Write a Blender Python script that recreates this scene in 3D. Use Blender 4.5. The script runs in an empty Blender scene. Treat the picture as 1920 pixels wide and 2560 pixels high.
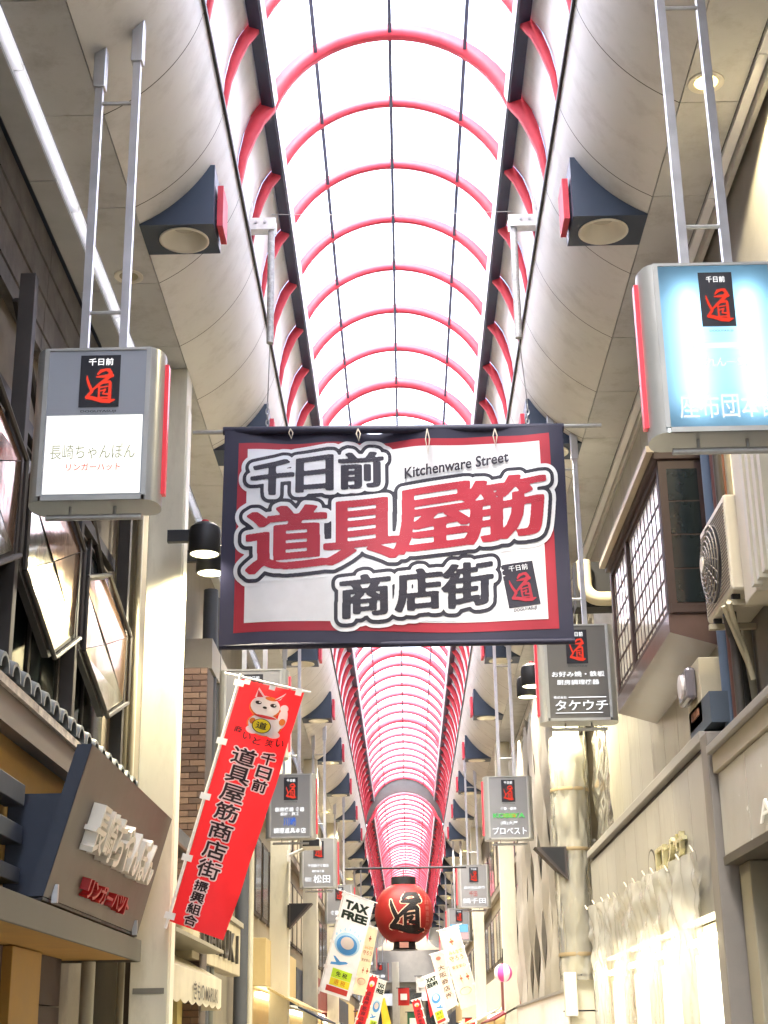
import bpy, bmesh, math, random
import numpy as np
from mathutils import Vector, Matrix
random.seed(7)
scene = bpy.context.scene
COL = scene.collection
R_ = math.radians

# ------------------------------------------------------------------ camera
# calibrated from the street's vanishing point and the vertical one (photo pixels, 1920 x 2560)
FPX, CX, CY = 3715.0, 960.0, 1280.0
CAMZ = 1.6
_y = Vector((62.0, 1330.0, FPX)).normalized()
_z = Vector((-160.0, -10380.0, FPX)); _z = (_z - _y * _z.dot(_y)).normalized()
_x = _y.cross(_z)
def cam2world(v): return Vector((_x.dot(v), _y.dot(v), _z.dot(v)))
cd = bpy.data.cameras.new('camera'); cam = bpy.data.objects.new('camera', cd); COL.objects.link(cam)
cd.sensor_fit = 'VERTICAL'; cd.sensor_height = 36.0; cd.lens = FPX / 2560 * 36.0
cd.clip_start = 0.05; cd.clip_end = 1000
r, u, b = cam2world(Vector((1, 0, 0))), cam2world(Vector((0, -1, 0))), cam2world(Vector((0, 0, -1)))
cam.matrix_world = Matrix(((r.x, u.x, b.x, 0), (r.y, u.y, b.y, 0), (r.z, u.z, b.z, CAMZ), (0, 0, 0, 1)))
scene.camera = cam

def P(px, py, X=None, Y=None, Z=None):
    """photo pixel + one known world coordinate -> world point"""
    d = cam2world(Vector((px - CX, py - CY, FPX)))
    if X is not None: t = X / d.x
    elif Y is not None: t = Y / d.y
    else: t = (Z - CAMZ) / d.z
    return Vector((d.x * t, d.y * t, CAMZ + d.z * t))

# ------------------------------------------------------------------ sky, sun, exposure
EXPO = 3.75
SUN_EL, SUN_AZ = R_(62), R_(200)
world = bpy.data.worlds.new('World'); scene.world = world; world.use_nodes = True
nt = world.node_tree; nt.nodes.clear()
sky = nt.nodes.new('ShaderNodeTexSky'); sky.sky_type = 'NISHITA'; sky.sun_disc = False
sky.sun_elevation = SUN_EL; sky.sun_rotation = SUN_AZ; sky.dust_density = 3.0
bg = nt.nodes.new('ShaderNodeBackground'); bg.inputs['Strength'].default_value = 0.14
wo = nt.nodes.new('ShaderNodeOutputWorld')
nt.links.new(sky.outputs[0], bg.inputs[0]); nt.links.new(bg.outputs[0], wo.inputs[0])
sl = bpy.data.lights.new('sun', 'SUN'); sl.energy = 1.5; sl.angle = R_(14); sl.color = (1, .96, .9)
so = bpy.data.objects.new('sun', sl); COL.objects.link(so)
so.rotation_euler = (math.pi / 2 - SUN_EL, 0, math.pi - SUN_AZ)
vs = scene.view_settings
vs.view_transform = 'Standard'; vs.look = 'None'; vs.exposure = EXPO; vs.gamma = 1.0; vs.use_curve_mapping = False
scene.cycles.max_bounces = 8; scene.cycles.diffuse_bounces = 5; scene.cycles.transparent_max_bounces = 12
scene.cycles.sample_clamp_indirect = 6.0
scene.cycles.caustics_reflective = False; scene.cycles.caustics_refractive = False
def EM(v): return v / 2 ** EXPO          # emission that shows as display value v

# ------------------------------------------------------------------ materials
def lin(c):
    if isinstance(c, str):
        c = [int(c[i:i + 2], 16) / 255 for i in (0, 2, 4)]
        return tuple(x / 12.92 if x <= .04045 else ((x + .055) / 1.055) ** 2.4 for x in c)
    return tuple(c)
_mats = {}
def M(name, col, rough=.6, metal=0., var=.12, nscale=3., bump=.0, bscale=60., streak=0., emit=0., spec=.4, coat=0., stain=0.):
    if name in _mats: return _mats[name]
    m = bpy.data.materials.new(name); m.use_nodes = True; _mats[name] = m
    t = m.node_tree; bs = t.nodes['Principled BSDF']; N, L = t.nodes.new, t.links.new
    c = lin(col)
    bs.inputs['Roughness'].default_value = rough; bs.inputs['Metallic'].default_value = metal
    bs.inputs['Specular IOR Level'].default_value = spec
    if coat: bs.inputs['Coat Weight'].default_value = coat; bs.inputs['Coat Roughness'].default_value = .15
    geo = N('ShaderNodeNewGeometry')
    if var > 0:
        mp = N('ShaderNodeMapping'); L(geo.outputs['Position'], mp.inputs[0])
        mp.inputs['Scale'].default_value = (1, 1, 1 if streak == 0 else .18)
        nz = N('ShaderNodeTexNoise'); nz.inputs['Scale'].default_value = nscale; nz.inputs['Detail'].default_value = 7
        nz.inputs['Roughness'].default_value = .62
        L(mp.outputs[0], nz.inputs['Vector'])
        rp = N('ShaderNodeValToRGB')
        k = max(var, streak)
        rp.color_ramp.elements[0].position = .28; rp.color_ramp.elements[1].position = .72
        rp.color_ramp.elements[0].color = (*[x * (1 - k) for x in c], 1)
        rp.color_ramp.elements[1].color = (*[min(1, x * (1 + k * .55)) for x in c], 1)
        L(nz.outputs[0], rp.inputs[0]); out = rp.outputs[0]
        if stain > 0:                        # grime patches and drip marks with shapes of their own
            m2 = N('ShaderNodeMapping'); m2.inputs['Scale'].default_value = (1.6, 1.6, .5); L(geo.outputs['Position'], m2.inputs[0])
            n2 = N('ShaderNodeTexNoise'); n2.inputs['Scale'].default_value = 1.9; n2.inputs['Detail'].default_value = 9; n2.inputs['Roughness'].default_value = .72; L(m2.outputs[0], n2.inputs['Vector'])
            r2 = N('ShaderNodeValToRGB'); r2.color_ramp.elements[0].position = .5; r2.color_ramp.elements[1].position = .74
            r2.color_ramp.elements[0].color = (1, 1, 1, 1); r2.color_ramp.elements[1].color = (1 - stain, 1 - stain * 1.05, 1 - stain * 1.15, 1); L(n2.outputs[0], r2.inputs[0])
            mx = N('ShaderNodeMix'); mx.data_type = 'RGBA'; mx.blend_type = 'MULTIPLY'; mx.inputs[0].default_value = 1.0
            L(out, mx.inputs[6]); L(r2.outputs[0], mx.inputs[7]); out = mx.outputs[2]
        L(out, bs.inputs['Base Color'])
        mr = N('ShaderNodeMapRange'); mr.inputs['To Min'].default_value = max(.03, rough - .08); mr.inputs['To Max'].default_value = min(1, rough + .12)
        L(nz.outputs[0], mr.inputs[0]); L(mr.outputs[0], bs.inputs['Roughness'])
    else:
        bs.inputs['Base Color'].default_value = (*c, 1)
    if bump > 0:
        nb = N('ShaderNodeTexNoise'); nb.inputs['Scale'].default_value = bscale; nb.inputs['Detail'].default_value = 4
        L(geo.outputs['Position'], nb.inputs['Vector'])
        bp = N('ShaderNodeBump'); bp.inputs['Strength'].default_value = bump; bp.inputs['Distance'].default_value = .02
        L(nb.outputs[0], bp.inputs['Height']); L(bp.outputs[0], bs.inputs['Normal'])
    if emit > 0:
        bs.inputs['Emission Color'].default_value = (*c, 1); bs.inputs['Emission Strength'].default_value = EM(emit)
    return m

def mat_pane():
    m = bpy.data.materials.new('skylight_sheet'); m.use_nodes = True; t = m.node_tree; t.nodes.clear()
    N, L = t.nodes.new, t.links.new
    o = N('ShaderNodeOutputMaterial'); mx = N('ShaderNodeMixShader'); mx.inputs[0].default_value = .45
    tl = N('ShaderNodeBsdfTranslucent'); tl.inputs[0].default_value = (.88, .88, .9, 1)
    tr = N('ShaderNodeBsdfTransparent'); tr.inputs[0].default_value = (.92, .93, .95, 1)
    L(tl.outputs[0], mx.inputs[1]); L(tr.outputs[0], mx.inputs[2]); L(mx.outputs[0], o.inputs[0]); return m
def mat_film(name, tint=(.9, .9, .86), milk=.35, rough=.12, ior=1.5):
    m = bpy.data.materials.new(name); m.use_nodes = True; t = m.node_tree; t.nodes.clear()
    N, L = t.nodes.new, t.links.new
    o = N('ShaderNodeOutputMaterial'); m1 = N('ShaderNodeMixShader'); m2 = N('ShaderNodeMixShader'); m3 = N('ShaderNodeMixShader')
    tr = N('ShaderNodeBsdfTransparent'); tr.inputs[0].default_value = (*tint, 1)
    tl = N('ShaderNodeBsdfTranslucent'); tl.inputs[0].default_value = (*tint, 1)
    df = N('ShaderNodeBsdfDiffuse'); df.inputs[0].default_value = (*tint, 1)
    gl = N('ShaderNodeBsdfGlossy'); gl.inputs['Roughness'].default_value = rough
    fr = N('ShaderNodeFresnel'); fr.inputs[0].default_value = ior
    m3.inputs[0].default_value = .5; L(tl.outputs[0], m3.inputs[1]); L(df.outputs[0], m3.inputs[2])
    m1.inputs[0].default_value = milk; L(tr.outputs[0], m1.inputs[1]); L(m3.outputs[0], m1.inputs[2])
    L(fr.outputs[0], m2.inputs[0]); L(m1.outputs[0], m2.inputs[1]); L(gl.outputs[0], m2.inputs[2])
    L(m2.outputs[0], o.inputs[0]); return m
def mat_cloth(name, col, thru=.35):
    """printed fabric: light comes through it a little"""
    if name in _mats: return _mats[name]
    m = bpy.data.materials.new(name); m.use_nodes = True; t = m.node_tree; t.nodes.clear(); _mats[name] = m
    N, L = t.nodes.new, t.links.new; c = lin(col)
    geo = N('ShaderNodeNewGeometry'); nz = N('ShaderNodeTexNoise'); nz.inputs['Scale'].default_value = 2.6; nz.inputs['Detail'].default_value = 6
    L(geo.outputs['Position'], nz.inputs['Vector'])
    rp = N('ShaderNodeValToRGB'); rp.color_ramp.elements[0].position = .3; rp.color_ramp.elements[1].position = .7
    rp.color_ramp.elements[0].color = (*[x * .86 for x in c], 1); rp.color_ramp.elements[1].color = (*[min(1, x * 1.06) for x in c], 1)
    L(nz.outputs[0], rp.inputs[0])
    o = N('ShaderNodeOutputMaterial'); mx = N('ShaderNodeMixShader'); mx.inputs[0].default_value = thru
    bs = N('ShaderNodeBsdfPrincipled'); bs.inputs['Roughness'].default_value = .55; bs.inputs['Specular IOR Level'].default_value = .3
    tl = N('ShaderNodeBsdfTranslucent')
    L(rp.outputs[0], bs.inputs['Base Color']); L(rp.outputs[0], tl.inputs[0])
    L(bs.outputs[0], mx.inputs[1]); L(tl.outputs[0], mx.inputs[2]); L(mx.outputs[0], o.inputs[0]); return m
def mat_glow(name, col, v):
    if name in _mats: return _mats[name]
    m = bpy.data.materials.new(name); m.use_nodes = True; t = m.node_tree; t.nodes.clear(); _mats[name] = m
    o = t.nodes.new('ShaderNodeOutputMaterial'); e = t.nodes.new('ShaderNodeEmission')
    e.inputs[0].default_value = (*lin(col), 1); e.inputs[1].default_value = EM(v); t.links.new(e.outputs[0], o.inputs[0]); return m

PANE = mat_pane()
RED = M('red_painted_steel', 'c63c4a', .55, var=.16, nscale=5, stain=.25)
NAVY = M('dark_navy_steel', '20283a', .45, var=.15)
WHITEP = M('white_side_sheet', 'e2e1de', .5, var=.05, stain=.15)
CREAM = M('cream_ceiling_sheet', 'd2d1cc', .45, var=.08, nscale=1.1, bump=.06, bscale=5, stain=.22)
FLATC = M('grey_ceiling_board', 'c0c1c0', .6, var=.10, nscale=1.4, bump=.05, bscale=8, stain=.28)
BARS = M('blue_grey_bar', '565d74', .5, var=.15)
JOINT = M('dark_joint', '3a3833', .9, var=0)
PILLAR = M('cream_pillar_paint', 'c9c4ae', .5, var=.09, nscale=2.2, streak=.14, bump=.02, stain=.22)
STEEL = M('brushed_steel', 'b4b6ba', .32, .85, var=.1, nscale=8)
GALV = M('galvanised_steel', 'a4a5a3', .42, .7, var=.25, nscale=9)
CASE = M('silver_sign_case', 'a9aba8', .33, .55, var=.07, nscale=4)
BLACK = M('black_paint', '16171a', .5, var=.2)
DARKW = M('dark_timber', '3b332d', .7, var=.35, nscale=5, streak=.35, bump=.15, bscale=25)

# ------------------------------------------------------------------ geometry helpers
class MB:
    def __init__(s): s.v = []; s.f = []
    def add(s, vs, fs):
        n = len(s.v); s.v += [tuple(p) for p in vs]; s.f += [tuple(i + n for i in f) for f in fs]; return s
    def box(s, x0, x1, y0, y1, z0, z1):
        x0, x1 = min(x0, x1), max(x0, x1); y0, y1 = min(y0, y1), max(y0, y1); z0, z1 = min(z0, z1), max(z0, z1)
        return s.add([(x0, y0, z0), (x1, y0, z0), (x1, y1, z0), (x0, y1, z0), (x0, y0, z1), (x1, y0, z1), (x1, y1, z1), (x0, y1, z1)],
                     [(0, 3, 2, 1), (4, 5, 6, 7), (0, 1, 5, 4), (1, 2, 6, 5), (2, 3, 7, 6), (3, 0, 4, 7)])
    def slab(s, c, thick):
        """box from a quad's four corners pushed back along the normal"""
        c = [Vector(p) for p in c]; n = (c[1] - c[0]).cross(c[3] - c[0]).normalized() * thick
        return s.add(c + [p - n for p in c], [(0, 1, 2, 3), (7, 6, 5, 4), (1, 0, 4, 5), (2, 1, 5, 6), (3, 2, 6, 7), (0, 3, 7, 4)])
    def prism(s, poly, a, b, axis='y'):
        n = len(poly)
        def p3(p, t): return {'y': (p[0], t, p[1]), 'x': (t, p[0], p[1]), 'z': (p[0], p[1], t)}[axis]
        return s.add([p3(p, a) for p in poly] + [p3(p, b) for p in poly],
                     [tuple(range(n)), tuple(range(2 * n - 1, n - 1, -1))] + [(i, i + n, (i + 1) % n + n, (i + 1) % n) for i in range(n)])
    def tube(s, pts, r, n=10, cap=True):
        pts = [Vector(p) for p in pts]; rings = []
        rr = r if isinstance(r, (list, tuple)) else [r] * len(pts)
        for i, p in enumerate(pts):
            d = (pts[min(i + 1, len(pts) - 1)] - pts[max(i - 1, 0)]).normalized()
            a = d.orthogonal().normalized() if i == 0 else (rings_a - d * rings_a.dot(d)).normalized()
            rings_a = a; c = d.cross(a)
            rings.append([p + (a * math.cos(t) + c * math.sin(t)) * rr[i] for t in [2 * math.pi * k / n for k in range(n)]])
        vs = [q for g in rings for q in g]; fs = []
        for i in range(len(pts) - 1):
            for k in range(n): fs.append((i * n + k, i * n + (k + 1) % n, (i + 1) * n + (k + 1) % n, (i + 1) * n + k))
        if cap: fs += [tuple(range(n - 1, -1, -1)), tuple((len(pts) - 1) * n + k for k in range(n))]
        return s.add(vs, fs)
    def lathe(s, prof, c, n=20, cap=True):
        c = Vector(c); m = len(prof)
        vs = [c + Vector((rr * math.cos(2 * math.pi * k / n), rr * math.sin(2 * math.pi * k / n), z)) for rr, z in prof for k in range(n)]
        fs = [(i * n + k, i * n + (k + 1) % n, (i + 1) * n + (k + 1) % n, (i + 1) * n + k) for i in range(m - 1) for k in range(n)]
        if cap: fs += [tuple(range(n - 1, -1, -1)), tuple((m - 1) * n + k for k in range(n))]
        return s.add(vs, fs)
    def grid(s, fn, nu, nv):
        vs = [fn(i / nu, j / nv) for j in range(nv + 1) for i in range(nu + 1)]
        return s.add(vs, [(j * (nu + 1) + i, j * (nu + 1) + i + 1, (j + 1) * (nu + 1) + i + 1, (j + 1) * (nu + 1) + i) for j in range(nv) for i in range(nu)])
    def disc(s, c, r, n=24, up=False):
        c = Vector(c); vs = [c + Vector((r * math.cos(2 * math.pi * k / n), r * math.sin(2 * math.pi * k / n), 0)) for k in range(n)]
        return s.add(vs, [tuple(range(n)) if up else tuple(range(n - 1, -1, -1))])
    def mesh(s, name, mat, smooth=False):
        me = bpy.data.meshes.new(name); me.from_pydata([tuple(p) for p in s.v], [], s.f)
        bm = bmesh.new(); bm.from_mesh(me); bmesh.ops.recalc_face_normals(bm, faces=bm.faces); bm.to_mesh(me); bm.free()
        if smooth:
            me.polygons.foreach_set('use_smooth', [True] * len(me.polygons))
        me.materials.append(mat); return me
    def build(s, name, mat, parent=None, smooth=False, bevel=0., local=False):
        o = bpy.data.objects.new(name, s.mesh(name, mat, smooth)); COL.objects.link(o)
        if parent is not None: attach(o, parent, local)
        if bevel > 0:
            b = o.modifiers.new('b', 'BEVEL'); b.width = bevel; b.segments = 2; b.limit_method = 'ANGLE'
        if smooth:
            w = o.modifiers.new('e', 'EDGE_SPLIT'); w.split_angle = R_(38)
        return o
def wloc(o):
    v = Vector(o.location); p = o
    while p.parent is not None:
        p = p.parent
        if not p.get('_id'): v = v + Vector(p.location)
    return v
def attach(o, parent, local=False):
    o.parent = parent
    if not local:
        o.matrix_parent_inverse = Matrix.Translation(-Vector(parent['_w']))if '_w' in parent else Matrix.Identity(4)
    return o
def thing(name, label, cat, loc=(0, 0, 0), group=None):
    o = bpy.data.objects.new(name, None); COL.objects.link(o); o.location = loc; o.empty_display_size = .1
    o['label'] = label; o['category'] = cat
    if group: o['group'] = group
    o['_w'] = tuple(loc)
    return o
def struct(o): o['kind'] = 'structure'; return o
def link_copy(src_mesh, name, parent, loc, rot=None, scale=None):
    o = bpy.data.objects.new(name, src_mesh); COL.objects.link(o); o.location = loc
    if rot: o.rotation_euler = rot
    if scale: o.scale = scale
    if parent is not None: attach(o, parent)
    return o

# ------------------------------------------------------------------ lettering
_tc = {}
def text_polys(body, bold=0.):
    key = (body, bold)
    if key in _tc: return _tc[key]
    c = bpy.data.curves.new('t', 'FONT'); c.body = body; c.resolution_u = 3; c.offset = bold
    o = bpy.data.objects.new('t', c); COL.objects.link(o)
    dg = bpy.context.evaluated_depsgraph_get(); me = bpy.data.meshes.new_from_object(o.evaluated_get(dg))
    me.calc_loop_triangles()
    v = np.array([p.co[:2] for p in me.vertices]) if len(me.vertices) else np.zeros((0, 2))
    tr = [tuple(t.vertices) for t in me.loop_triangles]
    bpy.data.objects.remove(o); bpy.data.curves.remove(c); bpy.data.meshes.remove(me)
    _tc[key] = (v, tr); return _tc[key]
def text_fit(mb, body, fn, box, bold=0., keep=False, shear=0., depth=None):
    """lay the text in the box (u0, v0, u1, v1) of the surface fn(u, v)"""
    if any(ord(ch) > 0x2fff for ch in body): bold = min(bold, .014)
    v, tr = text_polys(body, bold)
    if len(v) == 0: return mb
    lo, hi = v.min(0), v.max(0); s = (hi - lo); s[s < 1e-6] = 1e-6
    q = (v - lo) / s
    u0, v0, u1, v1 = box
    pts = [fn(u0 + (u1 - u0) * a, v0 + (v1 - v0) * b + shear * a) for a, b in q]
    return mb.add(pts, tr)

# ---- raster shapes: glyph masks, distance fields, smooth filled contours
def raster(polys, W, H):
    m = np.zeros((H, W), bool)
    for (v, tr) in polys:           # v in pixel units, y up
        for t in tr:
            a, b, c = v[t[0]], v[t[1]], v[t[2]]
            x0, x1 = int(max(0, min(a[0], b[0], c[0]))), int(min(W - 1, max(a[0], b[0], c[0]) + 1))
            y0, y1 = int(max(0, min(a[1], b[1], c[1]))), int(min(H - 1, max(a[1], b[1], c[1]) + 1))
            if x1 < x0 or y1 < y0: continue
            X, Y = np.meshgrid(np.arange(x0, x1 + 1), np.arange(y0, y1 + 1))
            def e(p, q): return (q[0] - p[0]) * (Y - p[1]) - (q[1] - p[1]) * (X - p[0])
            e1, e2, e3 = e(a, b), e(b, c), e(c, a)
            m[y0:y1 + 1, x0:x1 + 1] |= ((e1 >= 0) & (e2 >= 0) & (e3 >= 0)) | ((e1 <= 0) & (e2 <= 0) & (e3 <= 0))
    return m
def edt(mask, R):
    """distance (pixels) to the mask, up to R"""
    H, W = mask.shape; g = np.where(mask, 0., 1e3)
    for y in range(1, H): g[y] = np.minimum(g[y], g[y - 1] + 1)
    for y in range(H - 2, -1, -1): g[y] = np.minimum(g[y], g[y + 1] + 1)
    g2 = g * g; d = g2.copy()
    for k in range(1, int(R) + 2):
        d[:, k:] = np.minimum(d[:, k:], g2[:, :-k] + k * k); d[:, :-k] = np.minimum(d[:, :-k], g2[:, k:] + k * k)
    return np.sqrt(d)
def sdist(mask, R): return edt(mask, R) - edt(~mask, R)
def blur(a, n=1):
    for _ in range(n):
        p = np.pad(a, 1, mode='edge'); a = (p[:-2, 1:-1] + p[2:, 1:-1] + p[1:-1, :-2] + p[1:-1, 2:] + 2 * a) / 6
    return a
def fill_level(mb, F, fn):
    """filled region F < 0, smooth contour; fn(u, v) maps 0..1 grid coordinates to the surface"""
    H, W = F.shape; I = F < 0
    cnt = I[:-1, :-1].astype(int) + I[:-1, 1:] + I[1:, :-1] + I[1:, 1:]
    vid = {}; V = []; Fc = []
    def vert(x, y):
        k = (round(x, 3), round(y, 3))
        if k not in vid: vid[k] = len(V); V.append(fn(x / (W - 1), y / (H - 1)))
        return vid[k]
    for y in range(H - 1):
        row = cnt[y]; xs = np.nonzero(row)[0]; i = 0
        while i < len(xs):
            x = int(xs[i])
            if row[x] == 4:
                j = x
                while j + 1 < W - 1 and row[j + 1] == 4 and j - x < 24: j += 1; 
                Fc.append((vert(x, y), vert(j + 1, y), vert(j + 1, y + 1), vert(x, y + 1)))
                while i < len(xs) and xs[i] <= j: i += 1
                continue
            cs = [(x, y), (x + 1, y), (x + 1, y + 1), (x, y + 1)]; vals = [F[c[1], c[0]] for c in cs]; poly = []
            for k in range(4):
                a, b2 = vals[k], vals[(k + 1) % 4]
                if a < 0: poly.append(cs[k])
                if (a < 0) != (b2 < 0):
                    t = a / (a - b2); t = min(.98, max(.02, t)); p, q = cs[k], cs[(k + 1) % 4]
                    poly.append((p[0] + (q[0] - p[0]) * t, p[1] + (q[1] - p[1]) * t))
            if len(poly) >= 3: Fc.append(tuple(vert(*p) for p in poly))
            i += 1
    return mb.add(V, [f for f in Fc if len(set(f)) >= 3])
def brush(strokes, N=120):
    """ink strokes [(x, y, r), ...] in 0..1 -> signed field on an N x N grid"""
    X, Y = np.meshgrid(np.linspace(0, 1, N), np.linspace(0, 1, N)); F = np.full((N, N), 9.)
    for st in strokes:
        for (x0, y0, r0), (x1, y1, r1) in zip(st[:-1], st[1:]):
            dx, dy = x1 - x0, y1 - y0; L2 = dx * dx + dy * dy + 1e-9
            t = np.clip(((X - x0) * dx + (Y - y0) * dy) / L2, 0, 1)
            F = np.minimum(F, np.hypot(X - x0 - t * dx, Y - y0 - t * dy) - (r0 + (r1 - r0) * t))
    return F
MICHI = [[(.06, .80, .012), (.075, .70, .035), (.13, .56, .045), (.24, .36, .05)],
         [(.24, .36, .05), (.12, .23, .045), (.08, .19, .05), (.25, .17, .055), (.55, .09, .06), (.80, .075, .06), (.96, .11, .02)],
         [(.40, .84, .03), (.50, .93, .05), (.62, .95, .035)], [(.62, .97, .03), (.74, .95, .06), (.82, .86, .05), (.70, .80, .03)],
         [(.36, .76, .02), (.55, .77, .04), (.86, .79, .05)],
         [(.80, .78, .05), (.60, .64, .055), (.42, .52, .045), (.26, .40, .03)],
         [(.46, .50, .035), (.46, .16, .035)], [(.50, .58, .03), (.78, .62, .04), (.80, .58, .05), (.80, .14, .055)],
         [(.50, .46, .022), (.72, .49, .022)], [(.50, .36, .02), (.66, .40, .03), (.58, .28, .022), (.74, .27, .03)], [(.48, .18, .022), (.76, .18, .022)]]
MICHI_F = brush(MICHI)
def michi(mb, fn, box, grow=0.):
    u0, v0, u1, v1 = box
    return fill_level(mb, MICHI_F - grow, lambda a, b: fn(u0 + (u1 - u0) * a, v0 + (v1 - v0) * b))
def plane_fn(o, eu, ev, n, off):
    o, eu, ev, n = Vector(o), Vector(eu), Vector(ev), Vector(n)
    return lambda a, b: o + eu * a + ev * b + n * off
def rect_print(mb, fn, box, nu=1, nv=1):
    u0, v0, u1, v1 = box
    return mb.grid(lambda a, b: fn(u0 + (u1 - u0) * a, v0 + (v1 - v0) * b), nu, nv)
def blob(mb, fn, c, rx, ry, n=22, rot=0., rings=4):
    """filled ellipse that follows the surface it is printed on"""
    pts = [fn(*c)]; fs = []
    for j in range(1, rings + 1):
        for k in range(n):
            t = 2 * math.pi * k / n; x, y = rx * j / rings * math.cos(t), ry * j / rings * math.sin(t)
            pts.append(fn(c[0] + x * math.cos(rot) - y * math.sin(rot), c[1] + x * math.sin(rot) + y * math.cos(rot)))
    for k in range(n):
        fs.append((0, 1 + k, 1 + (k + 1) % n))
        for j in range(rings - 1):
            a, b2 = 1 + j * n, 1 + (j + 1) * n; fs.append((a + k, b2 + k, b2 + (k + 1) % n, a + (k + 1) % n))
    return mb.add(pts, fs)
# ================================================================== the setting
ZC = CAMZ                     # heights below are given above the eye and lifted by ZC
Y0, Y1, Y2 = -14.0, 57.0, 112.0
XE, ZE = 1.42, 7.45 + ZC       # inner edge of the rounded ceiling
XF, ZF = 2.14, 6.55 + ZC      # where the rounding meets the flat ceiling
XO = 2.58                     # outer edge of the flat ceiling

def paving():
    m = bpy.data.materials.new('street_paving'); m.use_nodes = True; t = m.node_tree; bs = t.nodes['Principled BSDF']
    br = t.nodes.new('ShaderNodeTexBrick'); br.inputs['Color1'].default_value = (.33, .30, .26, 1); br.inputs['Color2'].default_value = (.26, .24, .21, 1)
    br.inputs['Mortar'].default_value = (.12, .11, .1, 1); br.inputs['Scale'].default_value = 2.2; br.inputs['Mortar Size'].default_value = .012
    g = t.nodes.new('ShaderNodeNewGeometry'); t.links.new(g.outputs['Position'], br.inputs['Vector']); t.links.new(br.outputs[0], bs.inputs['Base Color'])
    bs.inputs['Roughness'].default_value = .55; return m
g = MB().add([(-400, -400, 0), (400, -400, 0), (400, 600, 0), (-400, 600, 0)], [(0, 1, 2, 3)]).build('ground', M('ground_concrete', '8d8a84', .8))
struct(g)
g = MB().add([(-3, Y0 - 10, .004), (3, Y0 - 10, .004), (3, Y2 + 12, .004), (-3, Y2 + 12, .004)], [(0, 1, 2, 3)]).build('street_pavement', paving()); struct(g)

# ------------------------------------------------------------------ barrel skylights
RA, ZA = 1.33, 8.153 + ZC
BAY = 1.18; RIB0 = 12.2
def arc(a0, a1, rr, n): return [(rr * math.cos(a0 + (a1 - a0) * k / n), rr * math.sin(a0 + (a1 - a0) * k / n)) for k in range(n + 1)]
A_RAIL = math.acos(1.25 / RA); A_PUR = math.acos(.73 / RA)
def arch(d=0., n=26):
    """inner outline of the barrel from the right foot over the top to the left foot, set in by d"""
    top = [(RA * math.cos(t), RA * math.sin(t)) for t in [A_RAIL + (math.pi / 2 - A_RAIL) * k / 12 for k in range(13)]]
    x0, z0 = top[0]; side = [(1.495, -.67), (1.485, -.443), (1.465, -.143), (1.42, .097), (1.36, .287), (1.305, .38)]
    h = side + top; full = h + [(-x, z) for x, z in h[-2::-1]]
    if d == 0: return full, len(side)
    out = []
    for i, q in enumerate(full):
        a, b2 = full[max(0, i - 1)], full[min(len(full) - 1, i + 1)]; tx, tz = b2[0] - a[0], b2[1] - a[1]; L = math.hypot(tx, tz)
        k = min(i, len(full) - 1 - i); dd = d * ((.28, .36, .55, .8, .95)[k] if k < 5 and d > .05 else 1); out.append((q[0] - tz / L * dd, q[1] + tx / L * dd))
    return out, len(side)
def rib_mesh(w, d):
    m = MB(); o, _ = arch(.012); i, _ = arch(d); n = len(o) - 1
    vs = [(x, y, z) for ring, y in ((o, -w / 2), (o, w / 2), (i, w / 2), (i, -w / 2)) for x, z in ring]
    k = n + 1; fs = []
    for j in range(n):
        for q in range(4):
            a, b2 = q * k, ((q + 1) % 4) * k; fs.append((a + j, a + j + 1, b2 + j + 1, b2 + j))
    fs += [(0, k, 2 * k, 3 * k), (n, 3 * k + n, 2 * k + n, k + n)]
    me = m.add(vs, fs).mesh('rib', RED, True)
    return me
RIBS = rib_mesh(.055, .12); RIBB = rib_mesh(.085, .155)
def strip_mesh(pts, mat, nm):
    k = len(pts); return MB().add([(x, y, z) for y in (0, BAY - .012) for x, z in pts], [(j, j + 1, k + j + 1, k + j) for j in range(k - 1)]).mesh(nm, mat, True)
_f, _ns = arch()
PANES = [strip_mesh(arc(a0, a1, RA, 5), PANE, 'pane') for a0, a1 in ((A_RAIL, A_PUR), (A_PUR, math.pi / 2), (math.pi / 2, math.pi - A_PUR), (math.pi - A_PUR, math.pi - A_RAIL))]
SIDES = [strip_mesh(_f[:_ns + 1], WHITEP, 'side_sheet'), strip_mesh(_f[-_ns - 1:], WHITEP, 'side_sheet')]
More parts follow.
